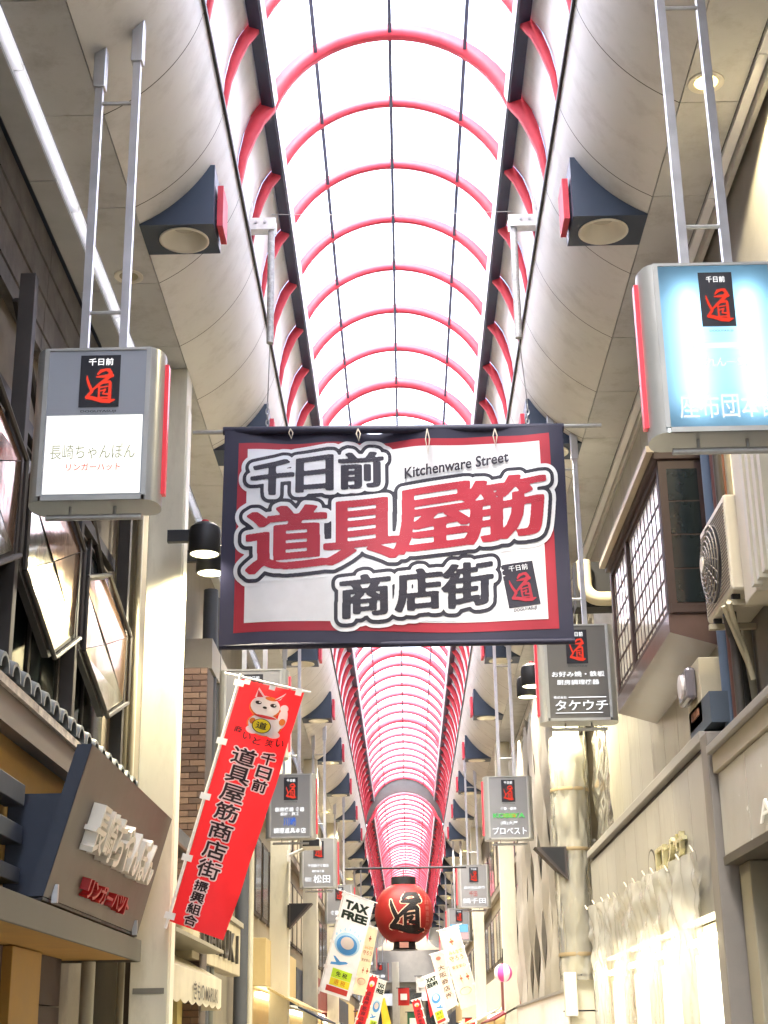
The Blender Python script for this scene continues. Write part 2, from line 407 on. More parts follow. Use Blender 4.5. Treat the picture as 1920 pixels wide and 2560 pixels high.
def skylight(ya, yb, drop, label):
    t = thing('arcade_skylight', label, 'skylight', (0, ya, ZA - drop))
    k0 = math.ceil((ya - RIB0) / BAY); k1 = math.floor((yb - RIB0) / BAY)
    for k in range(k0, k1 + 1):
        y = RIB0 + k * BAY; big = k % 7 == 0
        link_copy(RIBB if big else RIBS, 'rib', t, (0, y, ZA - drop))
        if k < k1:
            for m in PANES: link_copy(m, 'pane', t, (0, y + .006, ZA - drop))
            for m in SIDES: link_copy(m, 'side_sheet', t, (0, y + .006, ZA - drop))
    ys, ye = RIB0 + k0 * BAY - .02, RIB0 + k1 * BAY + .02
    for s in (-1, 1):
        c, sn = math.cos(A_RAIL), math.sin(A_RAIL); m = MB()
        pts = [(RA - .015, .05), (RA - .015, -.05), (RA - .14, -.05), (RA - .14, .05)]
        poly = [(s * (rr * c - q * sn), ZA - drop + rr * sn + q * c) for rr, q in pts]
        m.prism(poly, ys, ye).build('rail', NAVY, t)
        MB().prism([(s * (x * c - q * sn), ZA - drop + x * sn + q * c) for x, q in [(RA - .142, .052), (RA - .142, -.03), (RA - .152, -.03), (RA - .152, .052)]], ys, ye).build('rail_lip', STEEL, t)
    for x in (-.73, 0, .73):
        a = math.acos(x / RA); z = ZA - drop + RA * math.sin(a)
        MB().box(x - .018, x + .018, ys, ye, z - .125, z - .07).build('purlin', BARS, t)
    return t
sky1 = skylight(Y0, Y1, 0, 'long white barrel skylight with red arched ribs, nearer section above the banner')
sky2 = skylight(55.8, Y2, .63, 'lower red ribbed barrel skylight continuing beyond the grey louvred step')
lv = thing('louvred_gable', 'grey louvred arched panel where the skylight steps down', 'louvre', (0, Y1, ZA))
LVG = M('grey_louvre', '8b8a88', .5, var=.15)
for i in range(30):
    z = ZA + RA + .02 - .06 * i; h = z - ZA - .03
    hw = math.sqrt(max(.01, RA ** 2 - max(0, h) ** 2)) - .02; h2 = h + .66
    inner = math.sqrt(RA ** 2 - h2 ** 2) if 0 < h2 < RA else (RA if h2 <= 0 else 0)
    for xa, xb in ([(-hw, hw)] if inner == 0 else [(-hw - .3, -inner), (inner, hw + .3)]):
        if xb - xa > .02: MB().add([(xa, 55.90, z), (xb, 55.90, z), (xb, 55.95, z - .062), (xa, 55.95, z - .062)], [(0, 1, 2, 3)]).build('slat', LVG, lv)
# ------------------------------------------------------------------ rounded and flat ceilings either side
PL = 1.30
# the rounding: an arc from a kink at the flat board up to the edge
_dx, _dz = XF - XE, ZE - ZF; _ch = math.hypot(_dx, _dz); _del = R_(24); RC = _ch / 2 / math.sin(_del)
_cx = (XF + XE) / 2 + _dz / _ch * RC * math.cos(_del); _cz = (ZF + ZE) / 2 + _dx / _ch * RC * math.cos(_del)
def cove_z(x): return _cz - math.sqrt(max(0, RC * RC - (_cx - x) ** 2))
def cove_x(z): return _cx - math.sqrt(max(0, RC * RC - (_cz - z) ** 2))
def cove_pts(n=18): return [(cove_x(ZF + (ZE - ZF) * k / n), ZF + (ZE - ZF) * k / n) for k in range(n + 1)]
def curved_mesh():
    p = cove_pts(); k = len(p); q = [(x + .0, z + .02) for x, z in p]
    fs = [(j, j + 1, k + j + 1, k + j) for j in range(k - 1)]
    return MB().add([(x, y, z) for y in (0, PL - .010) for x, z in p], fs).mesh('curved_panel', CREAM, True)
def curved_back():
    p = [(x + .015, z + .02) for x, z in cove_pts()]; k = len(p)
    return MB().add([(x, y, z) for y in (-.2, PL + .2) for x, z in p], [(j, j + 1, k + j + 1, k + j) for j in range(k - 1)]).mesh('backing', JOINT)
CUR = curved_mesh(); FLT = MB().box(XF + .008, XO, 0, PL - .010, ZF - .001, ZF + .02).mesh('flat_panel', FLATC)
sides = ('left', 'right')
for s, nm in ((-1, 'left'), (1, 'right')):
    t = thing('arcade_ceiling', f'cream rounded and flat panelled ceiling along the {nm} side of the skylight', 'ceiling', (0, Y0, ZF))
    y = Y0
    while y < Y2:
        link_copy(CUR, 'curved_panel', t, (0, y, 0), scale=(s, 1, 1)); link_copy(FLT, 'flat_panel', t, (0, y, 0), scale=(s, 1, 1)); y += PL
    p = [(x + .02, z + .02) for x, z in cove_pts()]; k = len(p)
    MB().add([(s * x, yy, z) for yy in (Y0, Y2) for x, z in p] , [(j, j + 1, k + j + 1, k + j) for j in range(k - 1)]).build('backing', JOINT, t)
    MB().box(s * XF, s * XO, Y0, Y2, ZF + .025, ZF + .05).build('backing', JOINT, t)
    MB().box(s * (XE - .025), s * (XE + .012), Y0, Y2, ZE + .001, ZE + .05).build('edge_trim', BLACK, t)
    MB().box(s * (XE + .013), s * (XE + .19), Y0, Y2, ZE + .052, ZE + .09).build('ledge', WHITEP, t)
    # outer edge: bright strip (translucent on the left), then (left) a grey board band / (right) a ledge, then the dark gap
    yy = Y0; i = 0
    while yy < Y2:
        L = 1.9
        MB().box(s * (XO + .012), s * (XO + .085), yy, yy + L - .015, ZF - .035, ZF + .015).build('edge_strip', PANE if s < 0 else M('white_edge_strip', 'f2f3f4', .3, 0., var=.05), t); yy += L
    if s < 0:
        yy = Y0
        while yy < 30:
            MB().box(-2.69, -2.90, yy, yy + 1.85, ZF - .02, ZF + .01).build('outer_panel', M('grey_outer_board', 'a5a6a6', .7, var=.12), t); yy += 1.865
    else:
        MB().box(2.68, 2.72, Y0, 40, ZF - .10, ZF + .05).build('ledge', CREAM, t)
    MB().box(s * (2.70 if s < 0 else 2.60), s * 3.2, Y0, Y2, ZF + .30, ZF + .34).build('soffit', NAVY, t)
    # outer roof over the ceiling keeps the daylight to the skylight
    for xa, xb in ([(XE + .06, 2.50), (2.72, 3.4)] if s < 0 else [(XE + .06, 3.4)]):      # a daylight slot stays open over the left strip
        MB().add([(s * xa, Y0, ZE + .1), (s * xa, Y2, ZE + .1), (s * xb, Y2, ZE + .1), (s * xb, Y0, ZE + .1)], [(0, 1, 2, 3)]).build('outer_roof', M('grey_outer_roof', '6d6d6d', .8), t)
    if s < 0:
        for xx in (2.50, 2.72): MB().box(-xx - .01, -xx + .01, Y0, Y2, ZF + .06, ZE + .09).build('slot_side', WHITEP, t)

# ------------------------------------------------------------------ the flared light boxes under the ceilings
def box_meshes():
    w = .50; m = MB(); n = 12
    pr = [(cove_x(ZF + .56 * k / n) + .004, ZF + .56 * k / n + .004) for k in range(n + 1)]
    XB = 1.517; poly = [(XB, ZF - .012), (XB, pr[-1][1])] + pr[::-1] + [(XF + .004, ZF - .012)]
    cx, cy, z = (XB + XF) / 2 - .03, w / 2, ZF - .012
    k = len(poly); vs = [(x, yy, zz) for yy in (0, w) for x, zz in poly]
    fs = [tuple(range(k)), tuple(range(2 * k - 1, k - 1, -1))] + [(i, i + k, (i + 1) % k + k, (i + 1) % k) for i in range(k) if i != k - 1]
    m.add(vs, fs)
    # underside with a round hole for the reflector
    x0, x1 = poly[0][0], poly[-1][0]; rr = .2; cor = [math.atan2(yy - cy, xx - cx) for xx in (x0, x1) for yy in (0, w)]
    an = sorted([2 * math.pi * q / 32 - math.pi for q in range(32)] + cor); out = []; inn = []
    for t in an:
        c, sn = math.cos(t), math.sin(t)
        L = min(((x1 - cx) / c if c > 1e-9 else 9), ((x0 - cx) / c if c < -1e-9 else 9), ((w - cy) / sn if sn > 1e-9 else 9), ((0 - cy) / sn if sn < -1e-9 else 9))
        out.append((cx + L * c, cy + L * sn, z)); inn.append((cx + rr * c, cy + rr * sn, z))
    q = len(an); m.add(out + inn, [(i, (i + 1) % q, (i + 1) % q + q, i + q) for i in range(q)])
    hs = m.mesh('housing', M('slate_blue_housing', '333f50', .45, var=.1))
    rg = MB().lathe([(.212, -.003), (.214, -.014), (.196, -.016), (.185, .0), (.10, .12)], (cx, cy, z), 32, False).mesh('reflector', M('cream_reflector', 'ddd8ca', .4, var=.06), True)
    lens = MB().disc((cx, cy, z + .118), .102).mesh('lens', M('lamp_glass', 'b9b4a8', .15, var=0))
    hole = MB().disc((cx, cy, z + .10), .118).mesh('lens', mat_glow('lamp_glow', 'fff0cc', 4.0))
    plate = MB().box(XB - .065, XB - .015, -.0 + .10, w - .08, ZF + .03, ZF + .42).mesh('plate', RED)
    lug = MB().box(XB - .014, XB - .001, .14, w - .12, ZF + .10, ZF + .30).mesh('bracket', NAVY)
    return hs, rg, lens, hole, plate, lug
HS, RG, LENS, HOLE, PLATE, LUG = box_meshes()
BOXY = [10.96 + 5.05 * k for k in range(-3, 17)]
for i, y in enumerate(BOXY):
    for s, nm in ((-1, 'left'), (1, 'right')):
        if y < 8: lab = f'flared slate blue light box under the {nm} ceiling above the camera'
        elif i == 3: lab = f'nearest flared slate blue light box with round lamp under the {nm} ceiling'
        else: lab = f'flared dark light box under the {nm} ceiling, {["second","third","fourth","fifth","sixth","seventh","eighth","ninth","tenth","eleventh","twelfth","thirteenth","fourteenth","fifteenth","sixteenth","seventeenth"][min(max(i - 4, 0), 15)]} from the camera'
        if y < 8: continue
        t = thing('ceiling_light_box', lab, 'light box', (0, y, 0), 'flared light boxes along the arcade ceiling')
        for me, n in ((HS, 'housing'), (RG, 'reflector'), (HOLE if i > 6 else LENS, 'lens'), (PLATE, 'plate'), (LUG, 'bracket')):
            o = bpy.data.objects.new(n, me); COL.objects.link(o); o.parent = t
            if n == 'lens' and i > 6: pass
        t.scale = (s, 1, 1)
        if y < 75 and i > 3:
            ld = bpy.data.lights.new('lamp', 'SPOT'); ld.energy = 72; ld.color = (1, .9, .72); ld.spot_size = R_(125); ld.spot_blend = .6; ld.shadow_soft_size = .12
            lo = bpy.data.objects.new('lamp', ld); COL.objects.link(lo); lo.location = (s * 1.81, y + .25, ZF - .05)

# small round downlights in the flat ceilings
def downlight(p, lit, lab):
    t = thing('ceiling_downlight', lab, 'downlight', p)
    MB().lathe([(.13, 0), (.13, -.012), (.10, -.014), (.085, -.004), (.085, .0)], p, 24, False).build('trim_ring', M('cream_reflector', 'd8d3c4'), t, True)
    MB().disc((p[0], p[1], p[2] - .006), .084).build('lens', mat_glow('downlight_glow', 'ffe27a', 9) if lit else M('dim_lens', 'a89f80', .3), t)
    if lit:
        ld = bpy.data.lights.new('lamp', 'SPOT'); ld.energy = 40; ld.color = (1, .85, .55); ld.spot_size = R_(140); ld.shadow_soft_size = .08
        lo = bpy.data.objects.new('lamp', ld); COL.objects.link(lo); lo.location = (p[0], p[1], p[2] - .03)
p = P(322, 690, Z=ZF - .002); downlight((p.x, p.y, ZF - .002), False, 'unlit round downlight in the flat ceiling above the left hanging sign')
p = P(1765, 205, Z=ZF - .002); downlight((p.x, p.y, ZF - .002), True, 'bright yellow lit downlight behind the right hanging sign poles')
for i, (px, py, lb) in enumerate([(875, 2200, 'small lit ceiling lamp left of the giant lantern'), (1122, 2248, 'small lit ceiling lamp right of the giant lantern, uppermost'), (1095, 2312, 'small lit ceiling lamp right of the giant lantern, middle one'), (1077, 2352, 'small lit ceiling lamp right of the giant lantern, lowest one'), (814, 2033, 'small lit ceiling lamp above the second left grey sign'), (1163, 2130, 'small lit ceiling lamp above the right striped sign')]):
    p = P(px, py, Z=ZF - .05); downlight((p.x, p.y, ZF - .015), True, lb)
# ------------------------------------------------------------------ pillars
def pillar(x0, x1, ya, depth, label, top=ZF - .003, group='cream arcade pillars'):
    t = thing('arcade_pillar', label, 'pillar', ((x0 + x1) / 2, ya + depth / 2, 0), group)
    s = 1 if x0 > 0 else -1
    MB().box(x0, x1, ya, ya + depth, .0, top).build('shaft', PILLAR, t, bevel=.008)
    # recessed seam strip on the street side and a service cover
    xs = min(x0, x1, key=abs)
    MB().box(xs - s * .012, xs - s * .0005, ya + .05, ya + depth - .05, .3, top - .4).build('seam_strip', M('pale_seam', 'dcd8c6', .45, var=.06), t)
    MB().box(x0 - .0 + .03, x1 - .03, ya - .006, ya - .0005, 2.05, 2.10).build('tape_mark', M('grey_tape', '6f6d63', .8), t) if abs(ya - 13.8) < .1 else None
    MB().box(min(x0, x1) - .03, max(x0, x1) + .03, ya - .03, ya + depth + .03, 0.005, .25).build('base', M('grey_base', '77756f', .6), t)
    return t
pillar(-2.47, -2.13, 13.8, .32, 'nearest cream pillar on the left, beside the red banner flag')
pillar(-2.47, -2.13, 27.7, .32, 'cream left pillar under the third hanging sign, with security camera')
pillar(-2.43, -2.10, 36.0, .32, 'cream left pillar beside the tax free flag')
pillar(-2.43, -2.10, 47.0, .32, 'far cream pillar on the left behind the flags')
pillar(2.13, 2.45, 34.2, .32, 'cream right pillar beside the white scaffold sheets')
pillar(2.13, 2.45, 48.6, .32, 'farther cream right pillar beside the beige flags')
wrapped = pillar(2.10, 2.42, 20.3, .32, 'right pillar wrapped in clear crumpled plastic film')

# clamp lamps on pillars
def spot_can(p, s, lab, grp):
    """black can lamp at p (centre), arm toward side s"""
    t = thing('spot_lamp', lab, 'lamp', p, grp); x, y, z = p
    MB().lathe([(.03, .165), (.10, .16), (.145, .12), (.155, .05), (.155, -.13), (.14, -.15), (.135, -.13), (.13, .0)], p, 24, False).build('shade', BLACK, t, True)
    MB().disc((x, y, z - .14), .134).build('bulb', mat_glow('spot_glow', 'fff3b8', 14), t)
    MB().lathe([(.035, .165), (.035, .20), (.02, .205)], p, 12).build('cap', RED, t, True)
    MB().box(x + s * .12, x + s * .36, y - .03, y + .03, z - .02, z + .10).build('arm', BLACK, t)
    ld = bpy.data.lights.new('lamp', 'SPOT'); ld.energy = 70; ld.color = (1, .9, .62); ld.spot_size = R_(150); ld.spot_blend = .5; ld.shadow_soft_size = .1
    lo = bpy.data.objects.new('lamp', ld); COL.objects.link(lo); lo.location = (x, y, z - .19)
p = P(512, 1350, Y=13.55); spot_can(p, -1, 'nearer black can lamp on the left pillar, unwrapped and lit', 'black can lamps')
p = P(528, 1400, Y=14.6); spot_can(p, -1, 'lower black can lamp just behind the left pillar', 'black can lamps')
p = P(1330, 1690, Y=20.0); spot_can(p, 1, 'upper black can lamp beside the right hanging sign with white katakana', 'black can lamps')
p = P(1318, 1718, Y=21.2); spot_can(p, 1, 'lower black can lamp behind the right hanging sign with white katakana', 'black can lamps')
# dark wedge hoods on pillars
def wedge(px, py, Y, s, lab, w=.42):
    p = P(px, py, Y=Y); t = thing('wedge_hood', lab, 'wall lamp', p)
    MB().prism([(p.x, p.z + .22), (p.x - s * w, p.z + .22), (p.x, p.z - .22)], Y, Y + .3).build('hood', M('dark_brown_hood', '3a3330', .6), t)
    MB().box(p.x, p.x + s * .03, Y + .05, Y + .25, p.z - .2, p.z + .2).build('bracket', BLACK, t)
    MB().add([(p.x - s * .03, Y - .004, p.z + .205), (p.x - s * .34, Y - .004, p.z + .205), (p.x - s * .03, Y - .004, p.z - .14)], [(0, 1, 2)]).build('side_plate', BLACK, t)
wedge(1418, 2158, 20.2, 1, 'dark brown wedge hood on the wrapped right pillar')
wedge(722, 2290, 27.6, -1, 'dark brown wedge hood on the left pillar below the security camera')

# ------------------------------------------------------------------ hanging signs
PLATE_N = M('navy_logo_plate', '14161f', .5, var=0)
LOGO_R = mat_glow('lit_logo_red', 'ff4a38', 1.0)
LOGO_W = mat_glow('lit_white', 'ffffff', 1.5)
GREYF = M('grey_sign_face', '7b7c7e', .4, var=.05)
DGREY = M('dark_grey_sign_face', '5f5e5b', .4, var=.05)
DOGU = M('dark_lettering', '2e3036', .5, var=0)
def hang_sign(xc, Y, lab, build, face=GREYF, zt=None, w=.68, h=1.07, detail=True, face_on=True):
    zt = zt if zt is not None else 4.31 + ZC; zb = zt - h; s = 1 if xc > 0 else -1
    t = thing('hanging_sign', lab, 'sign', (xc, Y, zb), 'grey hanging shop signs')
    hw = w / 2; e = .085; d = .30
    # case: straight front and back, rounded street-side and wall-side ends
    def outline(hw_, d_, n=8):
        pts = []
        for k in range(n + 1):
            a = -math.pi / 2 + math.pi * k / n; pts.append((xc + hw_ + e * math.cos(a), Y + d_ / 2 + (d_ / 2) * math.sin(a)))
        for k in range(n + 1):
            a = math.pi / 2 + math.pi * k / n; pts.append((xc - hw_ + e * math.cos(a), Y + d_ / 2 + (d_ / 2) * math.sin(a)))
        return pts
    c = MB(); o = outline(hw, d)
    n = len(o)
    # side shell (ends and back), top, bottom; the front stays open for the face
    front = {(n - 1, 0)}
    vs = [(x, y, zb) for x, y in o] + [(x, y, zt) for x, y in o]
    fs = [(i, (i + 1) % n, (i + 1) % n + n, i + n) for i in range(n) if (i, (i + 1) % n) not in front] + [tuple(range(n - 1, -1, -1)), tuple(range(n, 2 * n))]
    c.add(vs, fs)
    c.build('case', CASE, t, True)
    fr = MB(); f = .018
    for a in ((xc - hw - .01, xc - hw + f, zb + .03, zt - .0), (xc + hw - f, xc + hw + .01, zb + .03, zt), ):
        fr.box(a[0], a[1], Y - .008, Y + .01, a[2], a[3])
    fr.box(xc - hw + f, xc + hw - f, Y - .008, Y + .01, zt - f, zt); fr.box(xc - hw + f, xc + hw - f, Y - .008, Y + .01, zb, zb + f + .012)
    fr.build('face_frame', CASE, t)
    # red strip on the street side
    xr = xc - s * (hw + e)
    MB().box(xr - s * .022, xr + s * .004, Y + d / 2 - .03, Y + d / 2 + .03, zb + .08, zt - .07).build('red_strip', mat_glow('lit_red_strip', 'e0303c', .8) if False else M('red_strip', 'e23d48', .3, var=.05, emit=.15), t)
    # poles up to the ceiling, sleeves and cross bars
    def ceil_z(x):
        x = abs(x)
        return ZF if x >= XF else cove_z(max(XE, x))
    for dx in (-.128, .128):
        x = xc + dx; cz = ceil_z(x)
        MB().box(x - .026, x + .026, Y + d / 2 - .026, Y + d / 2 + .026, zt - .01, cz - .1).build('pole', STEEL, t)
        z1, z2 = ceil_z(x - .042), ceil_z(x + .042)
        MB().prism([(x - .042, cz - .30), (x + .042, cz - .30), (x + .042, z2 - .002), (x - .042, z1 - .002)], Y + d / 2 - .042, Y + d / 2 + .042).build('sleeve', STEEL, t, bevel=.006)
    if detail:
        for z in (zt + .33, min(ceil_z(xc - .128), ceil_z(xc + .128)) - .42):
            MB().tube([(xc - .11, Y + d / 2, z), (xc + .11, Y + d / 2, z)], .014, 8).build('cross_bar', GALV, t, True)
    # banner rail under the sign
    zu = zb - .07
    MB().tube([(xc - .30, Y + .12, zu), (xc + .30, Y + .12, zu)], .02, 10).build('under_rail', GALV, t, True)
    for dx in (-.15, .13): MB().tube([(xc + dx, Y + .12, zb + .01), (xc + dx, Y + .12, zu)], .010, 8).build('hanger', GALV, t)
    fn0 = lambda off: plane_fn((xc - hw + f, Y - .0, zb + f + .012), (w - 2 * f, 0, 0), (0, 0, h - 2 * f - .012), (0, -1, 0), off)
    if face_on: rect_print(MB(), fn0(.0), (0, 0, 1, 1)).build('face', face, t)
    build(t, fn0); return t
def logo(t, fn0, box=(.325, .585, .685, .955), lit=True):
    u0, v0, u1, v1 = box
    rect_print(MB(), fn0(.005), box).build('logo_plate', PLATE_N, t)
    w, h = u1 - u0, v1 - v0
    michi(MB(), fn0(.007), (u0 + w * .13, v0 + h * .06, u1 - w * .08, v0 + h * .74)).build('logo_character', LOGO_R, t)
    text_fit(MB(), '千日前', fn0(.007), (u0 + w * .2, v0 + h * .80, u0 + w * .82, v0 + h * .94), .02).build('logo_lettering', LOGO_W, t)
    text_fit(MB(), 'DOGUYASUJI', fn0(.005), (u0 + w * .06, v0 - .04, u1 - w * .06, v0 - .02), .015).build('logo_caption', DOGU, t)
def lines(rows):
    def b2(t, fn0):
        logo(t, fn0)
        for txt, box, mat, bold in rows: text_fit(MB(), txt, fn0(.006), box, bold).build('lettering', mat, t)
    return b2
W_LIT = mat_glow('lit_white', 'ffffff', 1.5)
# L1: white lit lower half with noodle shop lettering
def b_L1(t, fn0):
    logo(t, fn0, (.325, .60, .735, .965))
    rect_print(MB(), fn0(.004), (.012, .012, .985, .545)).build('lit_panel', mat_glow('white_lightbox', 'fffdf6', 1.35), t)
    text_fit(MB(), '長崎ちゃんぽん', fn0(.007), (.07, .245, .92, .345), -.004).build('lettering', M('pale_green_ink', '8d9270', .6, var=.3, emit=.45), t)
    text_fit(MB(), 'リンガーハット', fn0(.007), (.24, .165, .78, .215), .012).build('lettering', M('pale_red_ink', 'e0604e', .6, var=0, emit=.6), t)
L1 = hang_sign(-1.905, 8.6, 'large left hanging sign, grey top and glowing white lower panel', b_L1, M('blue_grey_face', '8e949c', .4, var=.05), zt=4.235 + ZC, w=.66, h=1.04)
# R1: blue lightbox with fluorescent tubes behind its translucent face
def b_R1(t, fn0):
    m = bpy.data.materials.new('blue_translucent_face'); m.use_nodes = True; n = m.node_tree; n.nodes.clear()
    o = n.nodes.new('ShaderNodeOutputMaterial'); tl = n.nodes.new('ShaderNodeBsdfTranslucent'); tl.inputs[0].default_value = (.27, .50, .68, 1); n.links.new(tl.outputs[0], o.inputs[0])
    rect_print(MB(), fn0(.0), (0, 0, 1, 1)).build('face', m, t)
    for u_ in (.26, .78):
        a, b2 = fn0(-.085)(u_, .1), fn0(-.085)(u_, .86)
        MB().tube([a, b2], .02, 10).build('tube_lamp', mat_glow('tube_glow', 'f4fbff', 24), t, True)
    rect_print(MB(), fn0(.004), (.36, .61, .665, .955)).build('logo_plate', PLATE_N, t)
    michi(MB(), fn0(.006), (.40, .635, .65, .85)).build('logo_character', LOGO_R, t)
    text_fit(MB(), '千日前', fn0(.006), (.43, .89, .60, .93), .02).build('logo_lettering', LOGO_W, t)
    text_fit(MB(), 'DOGUYASUJI', fn0(.004), (.42, .575, .63, .59), .015).build('logo_caption', M('blue_ink', '2c4a78', .5), t)
    text_fit(MB(), '座布団本舗', fn0(.006), (.09, .05, 1.0 - .02, .20), .025).build('lettering', mat_glow('lit_white_soft', 'f4fbff', 1.15), t)
    text_fit(MB(), 'のれん一式', fn0(.006), (.27, .36, .72, .42), .025).build('lettering', mat_glow('lit_white_soft', 'f4fbff', 1.15), t)
    rect_print(MB(), fn0(.006), (.25, .475, .73, .51)).build('lettering', mat_glow('lit_white_soft', 'f4fbff', 1.15), t)
hang_sign(1.865, 7.75, 'large right hanging sign glowing light blue from tubes inside', b_R1, face_on=False, zt=4.29 + ZC)
hang_sign(-1.80, 17.6, 'grey hanging sign half hidden behind the red cat flag', lines([]), GREYF)
BLUE_L = mat_glow('lit_blue', '3f7cf0', 1.0)
hang_sign(-1.90, 25.0, 'grey hanging sign with blue characters on the left, above the security camera',
          lines([('厨房機器 食器', (.10, .40, .86, .47), W_LIT, .03), ('設計・施工', (.24, .335, .72, .39), W_LIT, .03), ('川崎', (.32, .17, .64, .31), BLUE_L, .03), ('調理道具本店', (.07, .05, .90, .14), W_LIT, .03)]), GREYF)
hang_sign(-1.91, 33.3, 'grey hanging sign with large white kanji, left above the tax free flag',
          lines([('千田硝子食器店', (.14, .40, .85, .47), W_LIT, .04), ('業務用食器', (.28, .29, .70, .345), W_LIT, .04), ('株式会社', (.05, .10, .27, .20), W_LIT, .02), ('松田', (.33, .07, .90, .24), W_LIT, .04)]), GREYF)
hang_sign(-1.90, 43.5, 'small far grey hanging sign behind the top of the tax free flag', lines([('食器', (.1, .2, .5, .32), W_LIT, .03)]), GREYF, detail=False)
def b_R3(t, fn0):
    logo(t, fn0)
    for txt, box in (('お好み焼・鉄板', (.06, .44, .95, .50)), ('厨房調理機器', (.14, .355, .85, .41))): text_fit(MB(), txt, fn0(.006), box, .03).build('lettering', W_LIT, t)
    text_fit(MB(), 'タケウチ', fn0(.006), (.09, .08, .97, .19), .05).build('lettering', W_LIT, t)
    rect_print(MB(), fn0(.006), (.32, .215, .95, .225)).build('lettering_rule', W_LIT, t); rect_print(MB(), fn0(.006), (.09, .05, .88, .058)).build('lettering_rule', W_LIT, t)
    text_fit(MB(), '株式会社', fn0(.006), (.07, .205, .29, .235), .03).build('lettering', W_LIT, t)
hang_sign(1.91, 15.8, 'dark grey hanging sign with white katakana, right beside the big banner', b_R3, DGREY)
def b_R4(t, fn0):
    logo(t, fn0)
    text_fit(MB(), '食器・厨房', fn0(.006), (.28, .45, .70, .50), .03).build('lettering', W_LIT, t)
    rect_print(MB(), fn0(.005), (.34, .33, .70, .39)).build('lettering', mat_glow('lit_orange', 'e8a53c', 1.1), t)
    text_fit(MB(), 'KOBEYA', fn0(.007), (.08, .32, .92, .40), .04).build('lettering', mat_glow('lit_green', '6fe07a', 1.1), t)
    text_fit(MB(), '(株)大屋', fn0(.006), (.27, .20, .72, .27), .03).build('lettering', W_LIT, t)
    text_fit(MB(), 'プロベスト', fn0(.006), (.06, .05, .95, .17), .05).build('lettering', W_LIT, t)
hang_sign(1.78, 25.6, 'hanging sign with green and orange lettering on the right', b_R4, GREYF)
hang_sign(1.74, 39.0, 'hanging sign with a pink disc and white kanji, right of the giant lantern',
          lines([('厨房用品専門', (.10, .42, .92, .49), W_LIT, .04), ('千田', (.30, .24, .62, .37), mat_glow('lit_pink', 'f08a80', 1.0), .05), ('鍋千田', (.05, .07, .95, .20), W_LIT, .05)]), GREYF)
def b_R6(t, fn0):
    logo(t, fn0)
    rect_print(MB(), fn0(.006), (.02, .25, .95, .50)).build('lit_panel', mat_glow('lit_sky', '8fd3f4', 1.3), t)
    rect_print(MB(), fn0(.006), (.40, .02, .97, .24)).build('lit_panel', mat_glow('lit_pink2', 'f7c9c4', 1.2), t)
hang_sign(1.78, 52.0, 'farthest right hanging sign with a light blue panel', b_R6, GREYF, detail=False)
# ------------------------------------------------------------------ the big banner
YB = 13.5
TL, TR, BR, BL = P(563, 1078, Y=YB), P(1404, 1069, Y=YB), P(1437, 1603, Y=YB), P(548, 1618, Y=YB)
BW = (TR - TL).length; BH = (TL - BL).length
def wave(u, v):
    """soft folds of the hung cloth (metres toward the viewer)"""
    tie = .03 * abs(math.sin(math.pi * (4.1 * u + .42))) * max(0, v - .55) ** 1.2
    return 2.0 * (.018 * math.sin(7 * u + 2.2 * v) + .012 * math.sin(17 * u - 3 * v) * (.3 + .7 * v) + .010 * math.cos(23 * u + 5 * v) * v ** 3 + .02 * math.sin(3.1 * v + 4 * u)) + tie + .012 * math.sin(9 * (u - v)) + .05 * (1 - v) ** 3 * math.sin(5 * u + 1)
def ban(off):
    def fn(u, v):
        a = BL.lerp(BR, u); b2 = TL.lerp(TR, u); sag = .018 * math.cos(2 * math.pi * 4.5 * u) * v ** 6
        p = a.lerp(b2, v); return Vector((p.x, p.y - wave(u, v) - off, p.z - sag * .6))
    return fn
bt = thing('hanging_banner', 'large navy and red bordered banner hanging across the arcade', 'banner', ((TL.x + TR.x) / 2, YB, BL.z))
C_NAVY, C_RED, C_WHITE = mat_cloth('banner_navy', '28283a', .12), mat_cloth('banner_red', 'a02c3a', .2), mat_cloth('banner_white', 'e3e7ea', .28)
C_PRED, C_PNAVY = mat_cloth('banner_print_red', 'a42a3a', .2), mat_cloth('banner_print_navy', '272632', .12)
MB().grid(ban(0), 90, 56).build('cloth', C_NAVY, bt, True)
def zq(x, y):                       # banner photo zoom pixels -> u, v
    xl = 105 + (y - 130) / 895 * -25; xr = 1500 + (y - 115) / 885 * 55
    u_ = (x - xl) / (xr - xl); yt = 130 - 15 * u_; yb = 1025 - 25 * u_
    return u_, 1 - (y - yt) / (yb - yt)
def quad_print(fn, cs, nu, nv):
    q = [zq(*c) for c in cs]        # TL TR BR BL
    def g(a, b2):
        x0 = [q[3][i] + (q[2][i] - q[3][i]) * a for i in (0, 1)]; x1 = [q[0][i] + (q[1][i] - q[0][i]) * a for i in (0, 1)]
        return fn(x0[0] + (x1[0] - x0[0]) * b2, x0[1] + (x1[1] - x0[1]) * b2)
    return MB().grid(g, nu, nv)
quad_print(ban(.004), [(163, 185), (1445, 150), (1492, 948), (142, 978)], 80, 48).build('red_border', C_RED, bt, True)
quad_print(ban(.008), [(200, 212), (1405, 183), (1447, 910), (187, 940)], 80, 48).build('white_field', C_WHITE, bt, True)
GW, GH = 760, 470
def place(ch, x0, y0, x1, y1, sh=-.14):
    v, tr = text_polys(ch)
    lo, hi = v.min(0), v.max(0); q = (v - lo) / (hi - lo); out = []
    sk = -sh * (x1 - x0) / 2 * .9; y0 += sk; y1 -= sk
    for a, b2 in q:
        x = x0 + (x1 - x0) * a; y = y1 + (y0 - y1) * b2 + sh * (x - (x0 + x1) / 2)
        uu, vv = zq(x, y); out.append((uu * (GW - 1), vv * (GH - 1)))
    return (np.array(out), tr)
